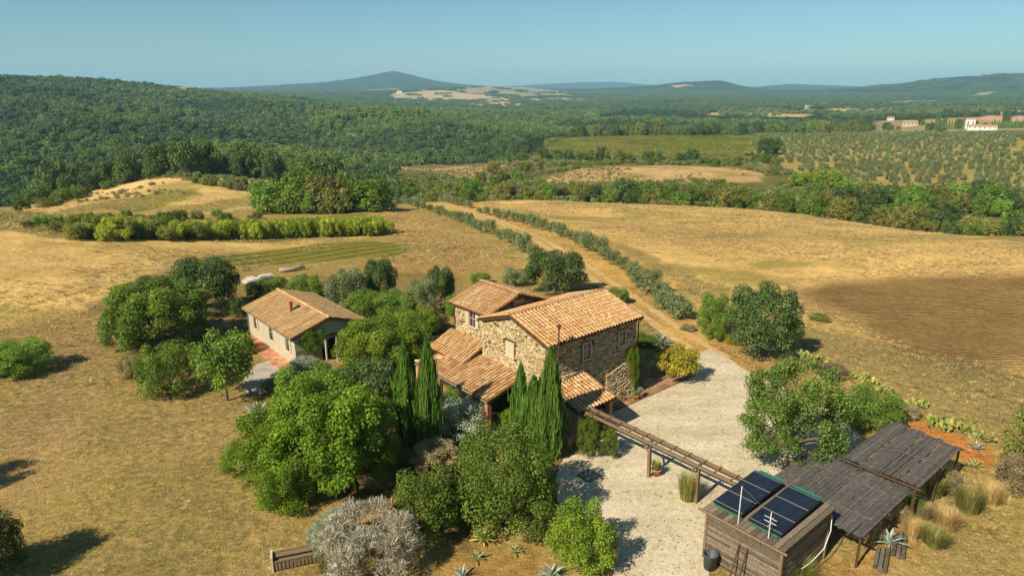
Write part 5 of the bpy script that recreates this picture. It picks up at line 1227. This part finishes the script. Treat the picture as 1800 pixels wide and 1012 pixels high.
# climber on the farmhouse corner
def climber(loc, w, d, h, lab, mat='lime'):
    o = empty('climbing_plant', loc, ROTH); c = link('foliage', CR['bush'][0][1], None, o); set_mat(c, LM[mat]); c.scale = (w, d, h); tag(o, lab, 'climber')
climber(hp(8.1, -.25, .4), .75, .35, 3.4, 'green climber growing up the yard corner of the farmhouse')
climber(COT+AV*1.6+BV*-.25+Vector((0, 0, 1.0)), 1.3, .35, 1.9, 'green climber hanging over the shaded cottage gable', 'green')
climber(COT+AV*4.6+BV*-.9+Vector((0, 0, .9)), 1.5, .6, 1.7, 'leafy climber on the cottage trellis', 'green')
# dry shrubs and bank plants right of the yard
for k, (kind, mat, u, vb, w, vt, lab) in enumerate((
    ('bush', 'green', 1252, 592, 62, 512, 'green bush left of the dark round oak'), ('bush', 'lime', 1258, 600, 36, 566, 'small light green bush at the foot of the oak'), ('bush', 'yellow', 1292, 606, 40, 588, 'low yellowish bush on the red earth near the oak'),
    ('bush', 'brush', 1208, 582, 30, 570, 'small brown tussock beside the track'), ('bush', 'hedge', 1440, 565, 40, 552, 'low olive weed patch behind the oak'), ('bush', 'brush', 1460, 665, 60, 640, 'pale dry shrub between the prickly pears'), ('bush', 'brush', 1590, 735, 50, 710, 'dry shrub above the orange earth bank'),
    ('bush', 'brush', 1780, 870, 70, 800, 'dry brown shrub under the right-edge bush'))):
    veg(kind, mat, u, vb, w, vt, lab, back=.2)

# ------------------------------------------------------------------ agaves and prickly pears
def agave_leaf():
    m = MB(); n = 7; L_ = 1.0; pts = []
    for k in range(n):
        t = k/(n-1); w = 0.085*math.sin(math.pi*(0.18+0.82*(1-t)))**0.8*(1-t*.4) if t < 1 else 0.004; x = t*L_*(1-.10*t); z = 0.25*t-0.30*t**3; pts.append((x, w, z))
    for k in range(n-1):
        (x0, w0, z0), (x1, w1, z1) = pts[k], pts[k+1]
        for s in (-1, 1): m.poly([(x0, 0, z0-.02), (x1, 0, z1-.02), (x1, s*w1, z1+.015), (x0, s*w0, z0+.015)] if s > 0 else [(x0, 0, z0-.02), (x0, s*w0, z0+.015), (x1, s*w1, z1+.015), (x1, 0, z1-.02)], .5)
        m.poly([(x0, -w0, z0+.014), (x0, w0, z0+.014), (x1, w1, z1+.014), (x1, -w1, z1+.014)], .5)
    return m.mesh('leaf', None, True)
M_AGB = plain('blue_agave', srgb(150,160,138), 0.6, 0.3, 0.2, 6); M_AGG = plain('green_agave', srgb(142,150,84), 0.6, 0.3, 0.2, 6); M_AGY = plain('yellow_agave', srgb(206,184,84), 0.7, 0.2, 0.2, 6)
AGL = agave_leaf()
def agave(u, v, size, mat, lab, n=20, seed=1, dry=0):
    g = random.Random(seed); p = at(u, v); H = empty('agave', p); tag(H, lab, 'agave')
    for k in range(n):
        t = k/n; o = link('leaf', AGL, None, H); set_mat(o, M_AGY if k < dry else mat); s = size*(0.75+.35*g.random())
        o.scale = (s, s*g.uniform(.8, 1.1), s); o.location = (0, 0, .05*size); o.rotation_euler = (0, -math.radians(4+74*t**1.2+g.uniform(-6, 6)), k*2.399+g.uniform(-.2, .2))
agave(452, 738, 1.5, M_AGB, 'large pale blue agave at the left edge of the garden', 24, 1, 5)
agave(468, 760, 1.2, M_AGY, 'withered yellow agave beside the large pale blue agave', 16, 2)
agave(850, 952, .85, M_AGG, 'green and yellow agave on the bare earth below the round bush', 22, 3, 7)
agave(838, 985, .6, M_AGG, 'small dry agave below the green and yellow agave', 14, 4)
agave(905, 972, .6, M_AGG, 'small green agave right of the green and yellow agave', 14, 5)
agave(968, 1016, .9, M_AGB, 'grey agave at the bottom edge beside the lime-green bush', 18, 6)
agave(812, 1016, .7, M_AGB, 'grey agave at the bottom edge left of the bare earth', 16, 16)
agave(1562, 958, 1.0, M_AGB, 'pale agave with upright spike below the reed roofs', 24, 7)
agave(1482, 716, 1.0, M_AGB, 'blue-grey agave between the loose-crowned tree and the dense bush', 20, 8)
agave(1160, 610, 1.5, M_AGB, 'large agave behind the small yellowing tree', 24, 9)
agave(1712, 822, .7, M_AGG, 'small agave at the end of the upper reed roof', 14, 10)
agave(1715, 790, .7, M_AGB, 'small grey agave on the orange earth bank', 14, 11)
def pad_mesh():
    m = MB(); m.lathe([(0.0, -1), (.45, -.86), (.82, -.45), (1, 0.1), (.85, .6), (.5, .9), (0, 1)], 10); me = m.mesh('pad', None, True)
    for v in me.vertices: v.co.y *= .16
    return me
PADM = pad_mesh(); M_PAD = [plain('prickly_pear_pad', srgb(128,142,70), 0.7, 0.25, 0.25, 4), plain('yellow_pad', srgb(176,164,72), 0.7, 0.25, 0.25, 4)]
def prickly(u, v, w, h, lab, seed):
    g = random.Random(seed); p = at(u, v); H = empty('prickly_pear', p); tag(H, lab, 'prickly pear'); tips = []
    for k in range(13):
        a = g.uniform(0, 6.28); q = Vector((math.cos(a)*w*.38*g.random(), math.sin(a)*w*.38*g.random(), 0)); tips.append((q, Vector((math.cos(a)*.5, math.sin(a)*.5, 1)).normalized()))
    n = 0
    while tips and n < 44:
        q, d = tips.pop(0); s = g.uniform(.11, .16)*h/1.2+.035; n += 1; c = q+d*s
        o = link('pad', PADM, None, H); set_mat(o, M_PAD[1 if g.random() < .25 else 0]); o.location = c; o.scale = (s*.72, s*.72, s); o.rotation_euler = (Matrix.Rotation(g.uniform(0, 6.28), 3, 'Z').to_quaternion() if False else d.to_track_quat('Z', 'Y') @ Matrix.Rotation(g.uniform(0, 6.28), 3, 'Z').to_quaternion()).to_euler()
        if c.z < h*.75:
            for _ in range(g.choice((1, 2, 2))): dd = (d+Vector((g.gauss(0, .55), g.gauss(0, .55), g.uniform(-.1, .35)))).normalized(); tips.append((c+dd*s*.6+d*s*.3, dd))
for k, (u, v, w, h, lab) in enumerate(((1432, 642, 2.2, 1.7, 'tall prickly pear right of the dark round oak'), (1490, 664, 1.9, 1.0, 'prickly pear in the bank row, second from the oak'), (1515, 672, 1.6, .9, 'prickly pear in the bank row, third from the oak'), (1552, 690, 1.8, 1.0, 'prickly pear in the bank row, fourth from the oak'),
    (1612, 716, 1.6, .9, 'lone prickly pear above the upper reed roof'), (1650, 752, 2.0, 1.4, 'yellowish prickly pear at the orange earth bank'), (1682, 756, 1.8, 1.2, 'prickly pear next to the yellowish one on the bank'), (1722, 772, 1.7, .9, 'prickly pear at the right end of the bank row'))):
    prickly(u, v, w, h, lab, 30+k)

# ------------------------------------------------------------------ olives along the track, countable one by one
def row(px, step, w0, w1, where, group, seed):
    pts = [at(u, v) for u, v in px]; g = random.Random(seed); n = 0; carry = 0.0; tot = sum((b-a).length for a, b in zip(pts, pts[1:])); run = 0.0
    for a, b in zip(pts, pts[1:]):
        d = (b-a); L_ = d.length; s = carry
        while s < L_:
            q = a+d*(s/L_); q.x += g.gauss(0, .25); q.y += g.gauss(0, .25); q.z = zat(q.x, q.y); f = (run+s)/tot; n += 1
            if g.random() > .04:
                w = (w0+(w1-w0)*f)*g.uniform(.78, 1.2)
                plant('olive', 'olive', q, w, w*g.uniform(.85, 1.05), f'grey-green olive, {ordinal(n)} from the yard in the row {where}', 'olive_tree', 'olive tree', group)
            s += step*g.uniform(.88, 1.12)
        carry = s-L_; run += L_
row([(1196,560),(1172,545),(1148,522),(1120,497),(1095,476),(1060,453),(1030,436),(1000,420),(965,407),(930,397),(895,388),(860,379),(835,373)], 3.5, 2.7, 2.0, 'right of the track', 'olives right of the track', 61)
row([(935,452),(912,437),(885,424),(850,408),(820,395),(790,384),(760,374),(735,366),(705,358)], 3.5, 2.4, 1.9, 'left of the track', 'olives left of the track', 62)
row([(826,366),(795,360),(765,354),(740,350)], 3.2, 2.4, 2.2, 'at the far track end', 'olives at the far end of the track', 63)
row([(690,372),(672,366),(655,358)], 3.2, 3.2, 3.2, 'beside the green thicket', 'olives beside the thicket', 64)
veg('olive', 'olive', 1196, 562, 44, 522, 'small olive between the track and the green bush', name='olive_tree', cat='olive tree', back=.1)
# olive grove on the far slope: nearest ones singly, the rest as one mass
def grove():
    g = np.random.default_rng(5); pw = COVERW['grove']; x0, y0 = pw.min(0); x1, y1 = pw.max(0); c, s = math.cos(.5), math.sin(.5)
    I, J = np.meshgrid(np.arange(-120, 121), np.arange(-120, 121)); gx = (I*6.3).ravel(); gy = (J*6.3).ravel()
    x = (x0+x1)/2+gx*c-gy*s+g.normal(size=gx.shape)*.7; y = (y0+y1)/2+gx*s+gy*c+g.normal(size=gx.shape)*.7
    az = np.arctan2(x, y); m = inside(x, y, pw) & (np.abs(az) < math.radians(39)) & (sdist(x, y, pw) > 2) & (g.random(len(x)) > .06) & (fbm(x*.02, y*.02) < .66)
    x, y = x[m], y[m]; z = Z(x, y); r = np.hypot(x, y); o = np.argsort(r); w = 2.8*(.75+.5*g.random(len(x)))
    vis = [k for k in o if abs(math.atan2(x[k], y[k])) < math.radians(36)][:170]; vs = set(int(k) for k in vis)
    for k in vis: plant('hedge', 'olive', Vector((x[k], y[k], z[k])), w[k], w[k]*.85, 'round grey-green olive tree in the grove on the right-hand slope', 'olive_tree', 'olive tree', 'olive grove on the right-hand slope')
    rest = np.array([k for k in range(len(x)) if k not in vs])
    L_ = lobes_round(301, 9, (.35, .5), .9, .05, .98, .6)
    pr = [proto('grove_olive', crown('grove_olive', 310+i, L_, 420, .28, .7, .3), LM['olive']) for i in range(2)]
    scatter('olive_grove', np.stack([x[rest], y[rest], z[rest]-.1], 1), np.stack([w[rest]/2, w[rest]/2, w[rest]*.85], 1), g.random(len(rest))*6.28, pr, 'farther rows of the olive grove below the white farm', 'olive grove')
    print('grove', len(x))
grove()
# ------------------------------------------------------------------ hedgerows and thickets beyond the fields
def count_off(made, label):                            # tell them apart by their order from the left
    for k, o in enumerate(sorted(made, key=lambda o: o.location.x/o.location.y)): o['label'] = f'{label}, {ordinal(k+1)} from left'
def thicket(px, n, w, h, mats, label, group, seed, jit=4.0, kind='hedge', name='hedge_shrub', cat='shrub', even=False):
    made = []; g = random.Random(seed); pts = [at(u, v) for u, v in px]; L_ = [0.0]
    for a, b in zip(pts, pts[1:]): L_.append(L_[-1]+(b-a).length)
    for k in range(n):
        s = L_[-1]*(k+g.random()*.8)/n; i = max(j for j in range(len(pts)-1) if L_[j] <= s); q = pts[i].lerp(pts[i+1], (s-L_[i])/(L_[i+1]-L_[i])); q.x += g.gauss(0, jit*.5); q.y += abs(g.gauss(0, jit)); q.z = zat(q.x, q.y)
        ww = w*(g.uniform(.85, 1.15) if even else g.uniform(.6, 1.4)); made.append(plant(kind, g.choice(mats), q, ww, ww*h*(g.uniform(.92, 1.1) if even else g.uniform(.75, 1.3)), label, name, cat, group))
    count_off(made, label)
Rp = lambda lst: lst
def hedge_r(us, rs, n, *a, **k):                        # hedge given by columns and distances (hidden foot)
    g = [Vector((math.sin(az_of(u))*r, math.cos(az_of(u))*r, 0)) for u, r in zip(us, rs)]
    for q in g: q.z = zat(q.x, q.y)
    return g
def thicket_w(us, rs, n, w, h, mats, label, group, seed, jit=6.0, kind='hedge', name='hedge_shrub', cat='shrub', even=False):
    made = []; g = random.Random(seed); pts = hedge_r(us, rs, n); L_ = [0.0]
    for a, b in zip(pts, pts[1:]): L_.append(L_[-1]+(b-a).length)
    for k in range(n):
        s = L_[-1]*(k+g.random()*.8)/n; i = max(j for j in range(len(pts)-1) if L_[j] <= s); q = pts[i].lerp(pts[i+1], (s-L_[i])/(L_[i+1]-L_[i])); q.x += g.gauss(0, jit*.4); q.y += g.gauss(0, jit); q.z = zat(q.x, q.y)
        ww = w*(g.uniform(.85, 1.15) if even else g.uniform(.6, 1.4)); made.append(plant(kind, g.choice(mats), q, ww, ww*h*(g.uniform(.92, 1.1) if even else g.uniform(.75, 1.3)), label, name, cat, group))
    count_off(made, label)
thicket([(478,374),(520,376),(580,376),(635,374)], 22, 7.6, .82, ['green', 'mastic', 'hedge'], 'green dome-shaped thicket shrub above the bright reed band', 'shrubs of the green thicket', 71, 3.5, name='thicket_shrub')
thicket([(110,420),(200,421),(300,420),(380,421)], 80, 2.4, .75, ['weed', 'weed', 'hedge', 'mastic'], 'bright yellow-green shrub in the band above the stubble field', 'bright shrub band', 72, 4.5, name='reed_shrub')
thicket([(380,421),(460,421),(540,418),(600,416),(655,412)], 140, 2.3, 1.15, ['weed', 'weed', 'weed', 'weed', 'lime'], 'tall bright green reed clump in the band beside the thicket', 'reed clumps beside the thicket', 84, 3.0, name='reed_clump', cat='reed clump', even=True)
thicket([(0,404),(60,402),(120,392),(220,388),(330,386),(440,384)], 44, 2.2, .55, ['mastic', 'hedge', 'green'], 'dark scrub shrub on the left slope above the stubble field', 'scrub on the left slope', 73, 5.0, name='scrub_bush')
thicket([(40,372),(110,352),(200,330)], 22, 3.2, .7, ['hedge', 'mastic'], 'scrub bush along the crest of the left knoll', 'bushes on the left knoll', 75, 5.0, name='scrub_bush')
thicket_w([20,100,200,280,360,440,520,600], [300,296,292,290,285,285,280,270], 70, 7.5, 1.15, ['dark', 'forest', 'forest'], 'dark wood-edge tree behind the left knoll', 'wood edge behind the left knoll', 74, 8.0, name='wood_edge_tree', cat='tree')
thicket_w([560,640,720,800,900], [232,228,226,226,226], 44, 5.6, .9, ['green', 'hedge', 'dark', 'mastic'], 'hedgerow shrub in the gully beyond the olive rows', 'hedgerow beyond the olive rows', 76, 8.0)
thicket_w([880,1000,1100,1200,1300,1400], [222,222,220,218,216,212], 60, 5.4, .9, ['hedge', 'mastic', 'green', 'dark'], 'hedgerow shrub along the far side of the golden field', 'hedgerow beyond the golden field', 77, 7.0)
thicket_w([1380,1450,1520,1600,1700,1800,1860], [206,202,198,192,186,180,176], 58, 5.0, .85, ['hedge', 'mastic', 'dark', 'green', 'hedge'], 'large hedgerow shrub at the right end of the golden field', 'hedgerow right of the golden field', 78, 9.0)
thicket_w([1450,1550,1650,1750,1850], [256,256,254,252,250], 44, 6.4, .9, ['dark', 'hedge', 'green'], 'dark shrub along the foot of the olive grove', 'shrubs below the olive grove', 79, 7.0)
thicket_w([930,1000,1080,1160,1240,1330,1380], [425,420,412,402,395,385,372], 52, 6.4, .8, ['hedge', 'mastic', 'dark'], 'shrub in the strip between the pale hillock and the vineyard', 'shrub strip below the vineyard', 80, 7.0)
thicket_w([700,800,900,960], [312,310,305,300], 26, 5.0, .75, ['hedge', 'mastic', 'green'], 'shrub at the foot of the pale hillocks', 'shrubs below the pale hillocks', 81, 7.0)
thicket_w([880,930,980], [345,350,360], 14, 6.0, .75, ['hedge', 'lime', 'brush'], 'shrub in the dip between the two pale hillocks', 'shrubs between the hillocks', 82, 9.0)
thicket_w([1000,1060,1150,1250,1350,1430,1490,1545], [690,700,705,705,705,700,695,692], 90, 9.0, 1.0, ['dark', 'forest', 'hedge'], 'dark tree in the belt behind the vineyard and grove', 'tree belt behind the grove', 83, 22.0, name='belt_tree', cat='tree')
thicket_w([1560,1600,1640,1700,1760,1830], [830,960,1010,1040,1000,960], 26, 8.0, .9, ['dark', 'forest', 'hedge'], 'scattered tree near the white farm on the right', 'trees around the white farm', 87, 60.0, name='farm_tree', cat='tree')
veg('oak', 'dark', 1350, 274, 46, 240, 'lone dark round tree between the vineyard and the olive grove', back=.1, **T)
for u, vb, w, vt, lab in ((1405, 330, 40, 300, 'green tree at the lower left corner of the olive grove, left one'), (1455, 334, 60, 295, 'bright green tree at the lower left corner of the olive grove, right one')):
    veg('hedge', 'lime', u, vb, w, vt, lab, back=.1, **T)
for u, w in ((1240, 10), (1068, 26), (1010, 30)): pass
# scrub on the pale hillocks and the knoll, vines in rows: too many and too small to count
def scrubland():
    g = np.random.default_rng(15); L_ = lobes_round(401, 8, (.35, .5), .9, .05, .98, .6)
    me = [crown('scrub', 410+i, L_, 260, .26, .75, .3, tone=.5) for i in range(2)]
    pr = [proto('scrub_a', me[0], LM['hedge']), proto('scrub_b', me[1], LM['mastic']), proto('scrub_c', me[0], LM['brush']), proto('scrub_d', me[1], LM['olive'])]
    x, y = sector(60000, 205, 640, -38, 38, g); u = CX+np.tan(np.arctan2(x, y))*FPX/cp; r = np.hypot(x, y); nn = fbm(x*.03, y*.03)
    hill = in_cover(x, y, ['hillock_a', 'hillock_b', 'knoll']); open_ = (u > 660) & (r > edge_r(np.arctan2(x, y))+6) & ~in_cover(x, y, ['vineyard', 'grove', 'hillock_a', 'hillock_b']) & np.where(u > 960, r < 640, r < 430)
    m = (hill & (nn > .46) & (g.random(len(x)) < .7)) | (open_ & (nn > .40))
    x, y, hl = x[m], y[m], hill[m]; n = len(x); w = np.where(hl, .55, 1.3)*(.5+g.random(n))
    pick = np.where(hl, g.choice([0, 2, 2, 3], n), g.choice([0, 1, 1, 3, 2], n))
    scatter('hillside_scrub', np.stack([x, y, Z(x, y)-.1], 1), np.stack([w, w, w*1.3], 1), g.random(n)*6.28, pr, 'low scrub dotted over the pale hillocks and gully', 'scrub', idx=pick)
    pw = COVERW['vineyard']; (x0, y0), (x1, y1) = pw.min(0), pw.max(0); I, J = np.meshgrid(np.arange(-60, 61), np.arange(-150, 151)); c, s = math.cos(.62), math.sin(.62)
    gx, gy = (I*3.6).ravel(), (J*1.5).ravel(); x = (x0+x1)/2+gx*c-gy*s+g.normal(size=gx.shape)*.12; y = (y0+y1)/2+gx*s+gy*c+g.normal(size=gx.shape)*.12
    m = inside(x, y, pw) & (g.random(len(x)) > .12); x, y = x[m], y[m]; w = .42*(.7+.6*g.random(len(x)))
    vm = [proto('vine_a', me[0], LM['hedge']), proto('vine_b', me[1], LM['mastic'])]
    scatter('vineyard_rows', np.stack([x, y, Z(x, y)], 1), np.stack([w, w*1.3, w*1.7], 1), np.full(len(x), .62)+g.normal(size=len(x))*.2, vm, 'vine rows on the yellow-green slope beside the olive grove', 'vineyard', idx=(fbm(x*.03, y*.03) > .55).astype(int))
scrubland()
# bushes set along the knoll's terraces
thicket([(300,312),(360,317),(420,325),(480,335)], 22, 2.4, .75, ['olive', 'hedge'], 'grey-green bush in the upper terrace row of the left knoll', 'upper terrace bushes of the knoll', 85, 1.5, name='terrace_bush')
thicket([(330,322),(400,333),(460,342)], 16, 2.4, .75, ['olive', 'hedge'], 'grey-green bush in the lower terrace row of the left knoll', 'lower terrace bushes of the knoll', 86, 1.5, name='terrace_bush')
# ------------------------------------------------------------------ far farms
def far_house(u, v, w, d, h, lab, mat=None, rz=0.3, r=None):
    p = at(u, v); H = empty('far_farmhouse', p, rz); tag(H, lab, 'house')
    prism(H, 'wall', mat or M_WHITE, -w/2, w/2, -d/2, d/2, -1, h, h+d*.16)
    m = MB(); e = .4
    for s in (-1, 1): m.hexa([(-w/2-e, s*(d/2+e), h-.15), (w/2+e, s*(d/2+e), h-.15), (w/2+e, 0, h+d*.16+.02), (-w/2-e, 0, h+d*.16+.02), (-w/2-e, s*(d/2+e), h+.1), (w/2+e, s*(d/2+e), h+.1), (w/2+e, 0, h+d*.16+.3), (-w/2-e, 0, h+d*.16+.3)])
    m.build('roof', M_TILEP, H)
    for k in range(max(2, int(w/4))):
        m = MB(); x = -w/2+w*(k+.5)/max(2, int(w/4)); m.box(x-.5, x+.5, -d/2-.06, -d/2-.01, h*.45, h*.8); m.build('window', M_PANE, H)
far_house(1703, 226, 9, 8, 10, 'tall white farm building beside the cypress avenue on the right', rz=-.4)
far_house(1725, 229, 26, 8, 4, 'long low white farm building on the right skyline slope', rz=-.45)
far_house(1598, 222, 16, 9, 5, 'small pale farmhouse left of the cypress avenue', M_PLASTER, -.3)
far_house(1565, 212, 8, 6, 4, 'tiny white house among trees left of the cypress avenue', rz=-.2)
far_house(322, 163, 16, 10, 9, 'pale villa among trees on the wooded ridge at left', M_PLASTER, .2)
far_house(1420, 192, 14, 10, 8, 'tiny white farmhouse in the middle of the far plain', rz=.1)
far_house(702, 164, 26, 18, 10, 'tiny white farmhouse on the pale far hill', rz=.1)
def far_cypress():
    g = random.Random(12); n = 0
    for u0, v0, u1, v1, c in ((1636, 227, 1690, 227, 13), (1742, 226, 1800, 226, 15)):
        for k in range(c):
            u = u0+(u1-u0)*k/(c-1); p = at(u, v0+(v1-v0)*k/(c-1)); n += 1
            plant('cypress', 'cypress', p, 1.7*g.uniform(.85, 1.2), 8.5*g.uniform(.85, 1.1), f'far cypress, {ordinal(k+1)} from the left in the {"left" if c == 13 else "right"} avenue at the white farm', 'cypress', 'cypress', 'cypress avenues at the white farm')
far_cypress()

# ------------------------------------------------------------------ grass, stubble and fallen leaves (uncountable)
def tuft(name, seed, n, w, arch, r0, hmin=.4): return crown_blades(name, seed, n, w, arch, r0, 2, hmin)
def ground_pts(n, r0, r1, test, az=41, g=rng):
    x, y = sector(n, r0, r1, -az, az, g); m = test(x, y); return x[m], y[m]
_foot = [np.array([tuple(hp(i, j))[:2] for i, j in q]) for q in (((-3.6, -.3), (9, -.3), (9, 11), (-3.6, 11)), ((-.4, -3.1), (3.5, -3.1), (3.5, 0), (-.4, 0)), ((-3, -17.8), (1.6, -17.8), (1.6, -13.5), (-3, -13.5)), ((3.5, -1.4), (15, -1.4), (15, 1.2), (3.5, 1.2)))]
_foot.append(np.array([tuple(COT+AV*i+BV*j)[:2] for i, j in ((-1.5, -1.5), (6.2, -1.5), (6.2, 10.3), (-1.5, 10.3))]))
def free(x, y, extra=()):
    m = np.ones(len(x), bool)
    for q in _foot: m &= ~inside(x, y, q)
    m &= sdist(x, y, YARD) < -.15
    m &= ~inside(x, y, TRK)
    for nme in extra: m &= ~inside(x, y, COVERW[nme])
    return m
def grass():
    tp = [proto('dry_tuft', tuft('dry_tuft', s, 26, .035, .9, .5), LM['straw']) for s in (1, 2, 3)]
    tg = [proto('green_tuft', tuft('green_tuft', s, 26, .04, .8, .5), LM['reedgrass']) for s in (4, 5)]
    tb = [proto('brown_tuft', tuft('brown_tuft', s, 24, .04, .9, .5), LM['brush']) for s in (6, 7)]
    protos = tp+tg+tb
    def add(name, label, x, y, w, h, dens):
        n = len(x); nn = fbm(x*.12+7, y*.12); pick = np.where(nn+rng.normal(size=n)*.12 > dens[0], 3+rng.integers(0, 2, n), np.where(rng.random(n) < dens[1], 5+rng.integers(0, 2, n), rng.integers(0, 3, n)))
        ww = w*(.6+.8*rng.random(n)); S_ = np.stack([ww, ww, h*(.5+rng.random(n))], 1)
        scatter(name, np.stack([x, y, Z(x, y)-.01], 1), S_, rng.random(n)*6.28, protos, label, 'grass', idx=pick)
    x, y = ground_pts(130000, 19, 78, lambda x, y: free(x, y, ['gold_left', 'gold_right', 'plough', 'earth_bank', 'earth_front', 'garden_soil']))
    add('mown_grass', 'short dry mown grass around the farm', x, y, .17, .09, (.58, .3))
    inG = lambda x, y: in_cover(x, y, ['gold_left', 'gold_right']) & ~in_cover(x, y, ['plough']) & free(x, y)
    x, y = ground_pts(85000, 45, 205, lambda x, y: inG(x, y) & (fbm(x*.05+40, y*.07) < .62))
    add('stubble', 'tall dry straw grass in the golden fields', x, y, .30, .22, (.60, .05))
    x, y = ground_pts(26000, 30, 150, lambda x, y: free(x, y, ['gold_left', 'gold_right']) & (fbm(x*.08, y*.08) > .5) & ~((np.abs(np.arctan2(x, y)) > .25) & (y < 45) & (x < 0)))
    add('rough_grass', 'rough dry grass and weeds on the banks', x, y, .38, .30, (.56, .3))
    x, y = ground_pts(22000, 60, 200, lambda x, y: in_cover(x, y, ['weeds_left', 'scrub_left', 'knoll', 'mid_field']))
    add('slope_grass', 'dry grass and weeds on the left slope', x, y, .4, .34, (.5, .2))
    x, y = sector(2600, 19, 62, -5, 36); d = sdist(x, y, YARD); m = (d > -.1) & ((d < .7) | (rng.random(len(x)) < .05))
    for q in _foot: m &= ~inside(x, y, q)
    x, y = x[m], y[m]; add('yard_weeds', 'sparse weeds growing into the edges of the gravel', x, y, .22, .2, (.5, .2))
    x, y = sector(6000, 19, 60, -5, 36); m = sdist(x, y, YARD) > .2; x, y = x[m], y[m]; m = np.ones(len(x), bool)
    for q in _foot: m &= ~inside(x, y, q)
    x, y = x[m], y[m]
    L_ = [proto('fallen_leaf', mesh_np('fallen_leaf', [(-.5, 0, 0), (0, -.3, .12), (.5, 0, 0), (0, .3, .12)], [(0, 1, 2, 3)], None, {'tint': ('FLOAT', 'POINT', [t]*4)}), LM['brush']) for t in (.1, .4)]
    scatter('fallen_leaves', np.stack([x, y, Z(x, y)+.045], 1), .05+.10*rng.random(len(x)), rng.random(len(x))*6.28, L_, 'scattered fallen leaves on the pale gravel', 'leaves')
grass()

# ------------------------------------------------------------------ the air
def haze():
    m = bpy.data.materials.new('haze_air'); m.use_nodes = True; t = m.node_tree; t.nodes.clear(); o = t.nodes.new('ShaderNodeOutputMaterial'); v = t.nodes.new('ShaderNodeVolumePrincipled')
    v.inputs['Color'].default_value = (.46, .82, 1.0, 1); v.inputs['Density'].default_value = HAZE; v.inputs['Anisotropy'].default_value = 0.0
    t.links.new(v.outputs[0], o.inputs['Volume'])
    b = MB(); b.box(-15500, 15500, -15500, 15500, -75, 290); h = b.build('haze', m); tag(h, 'thin bluish summer haze over the hills', kind='stuff')
HAZE = 1.0e-4
haze()
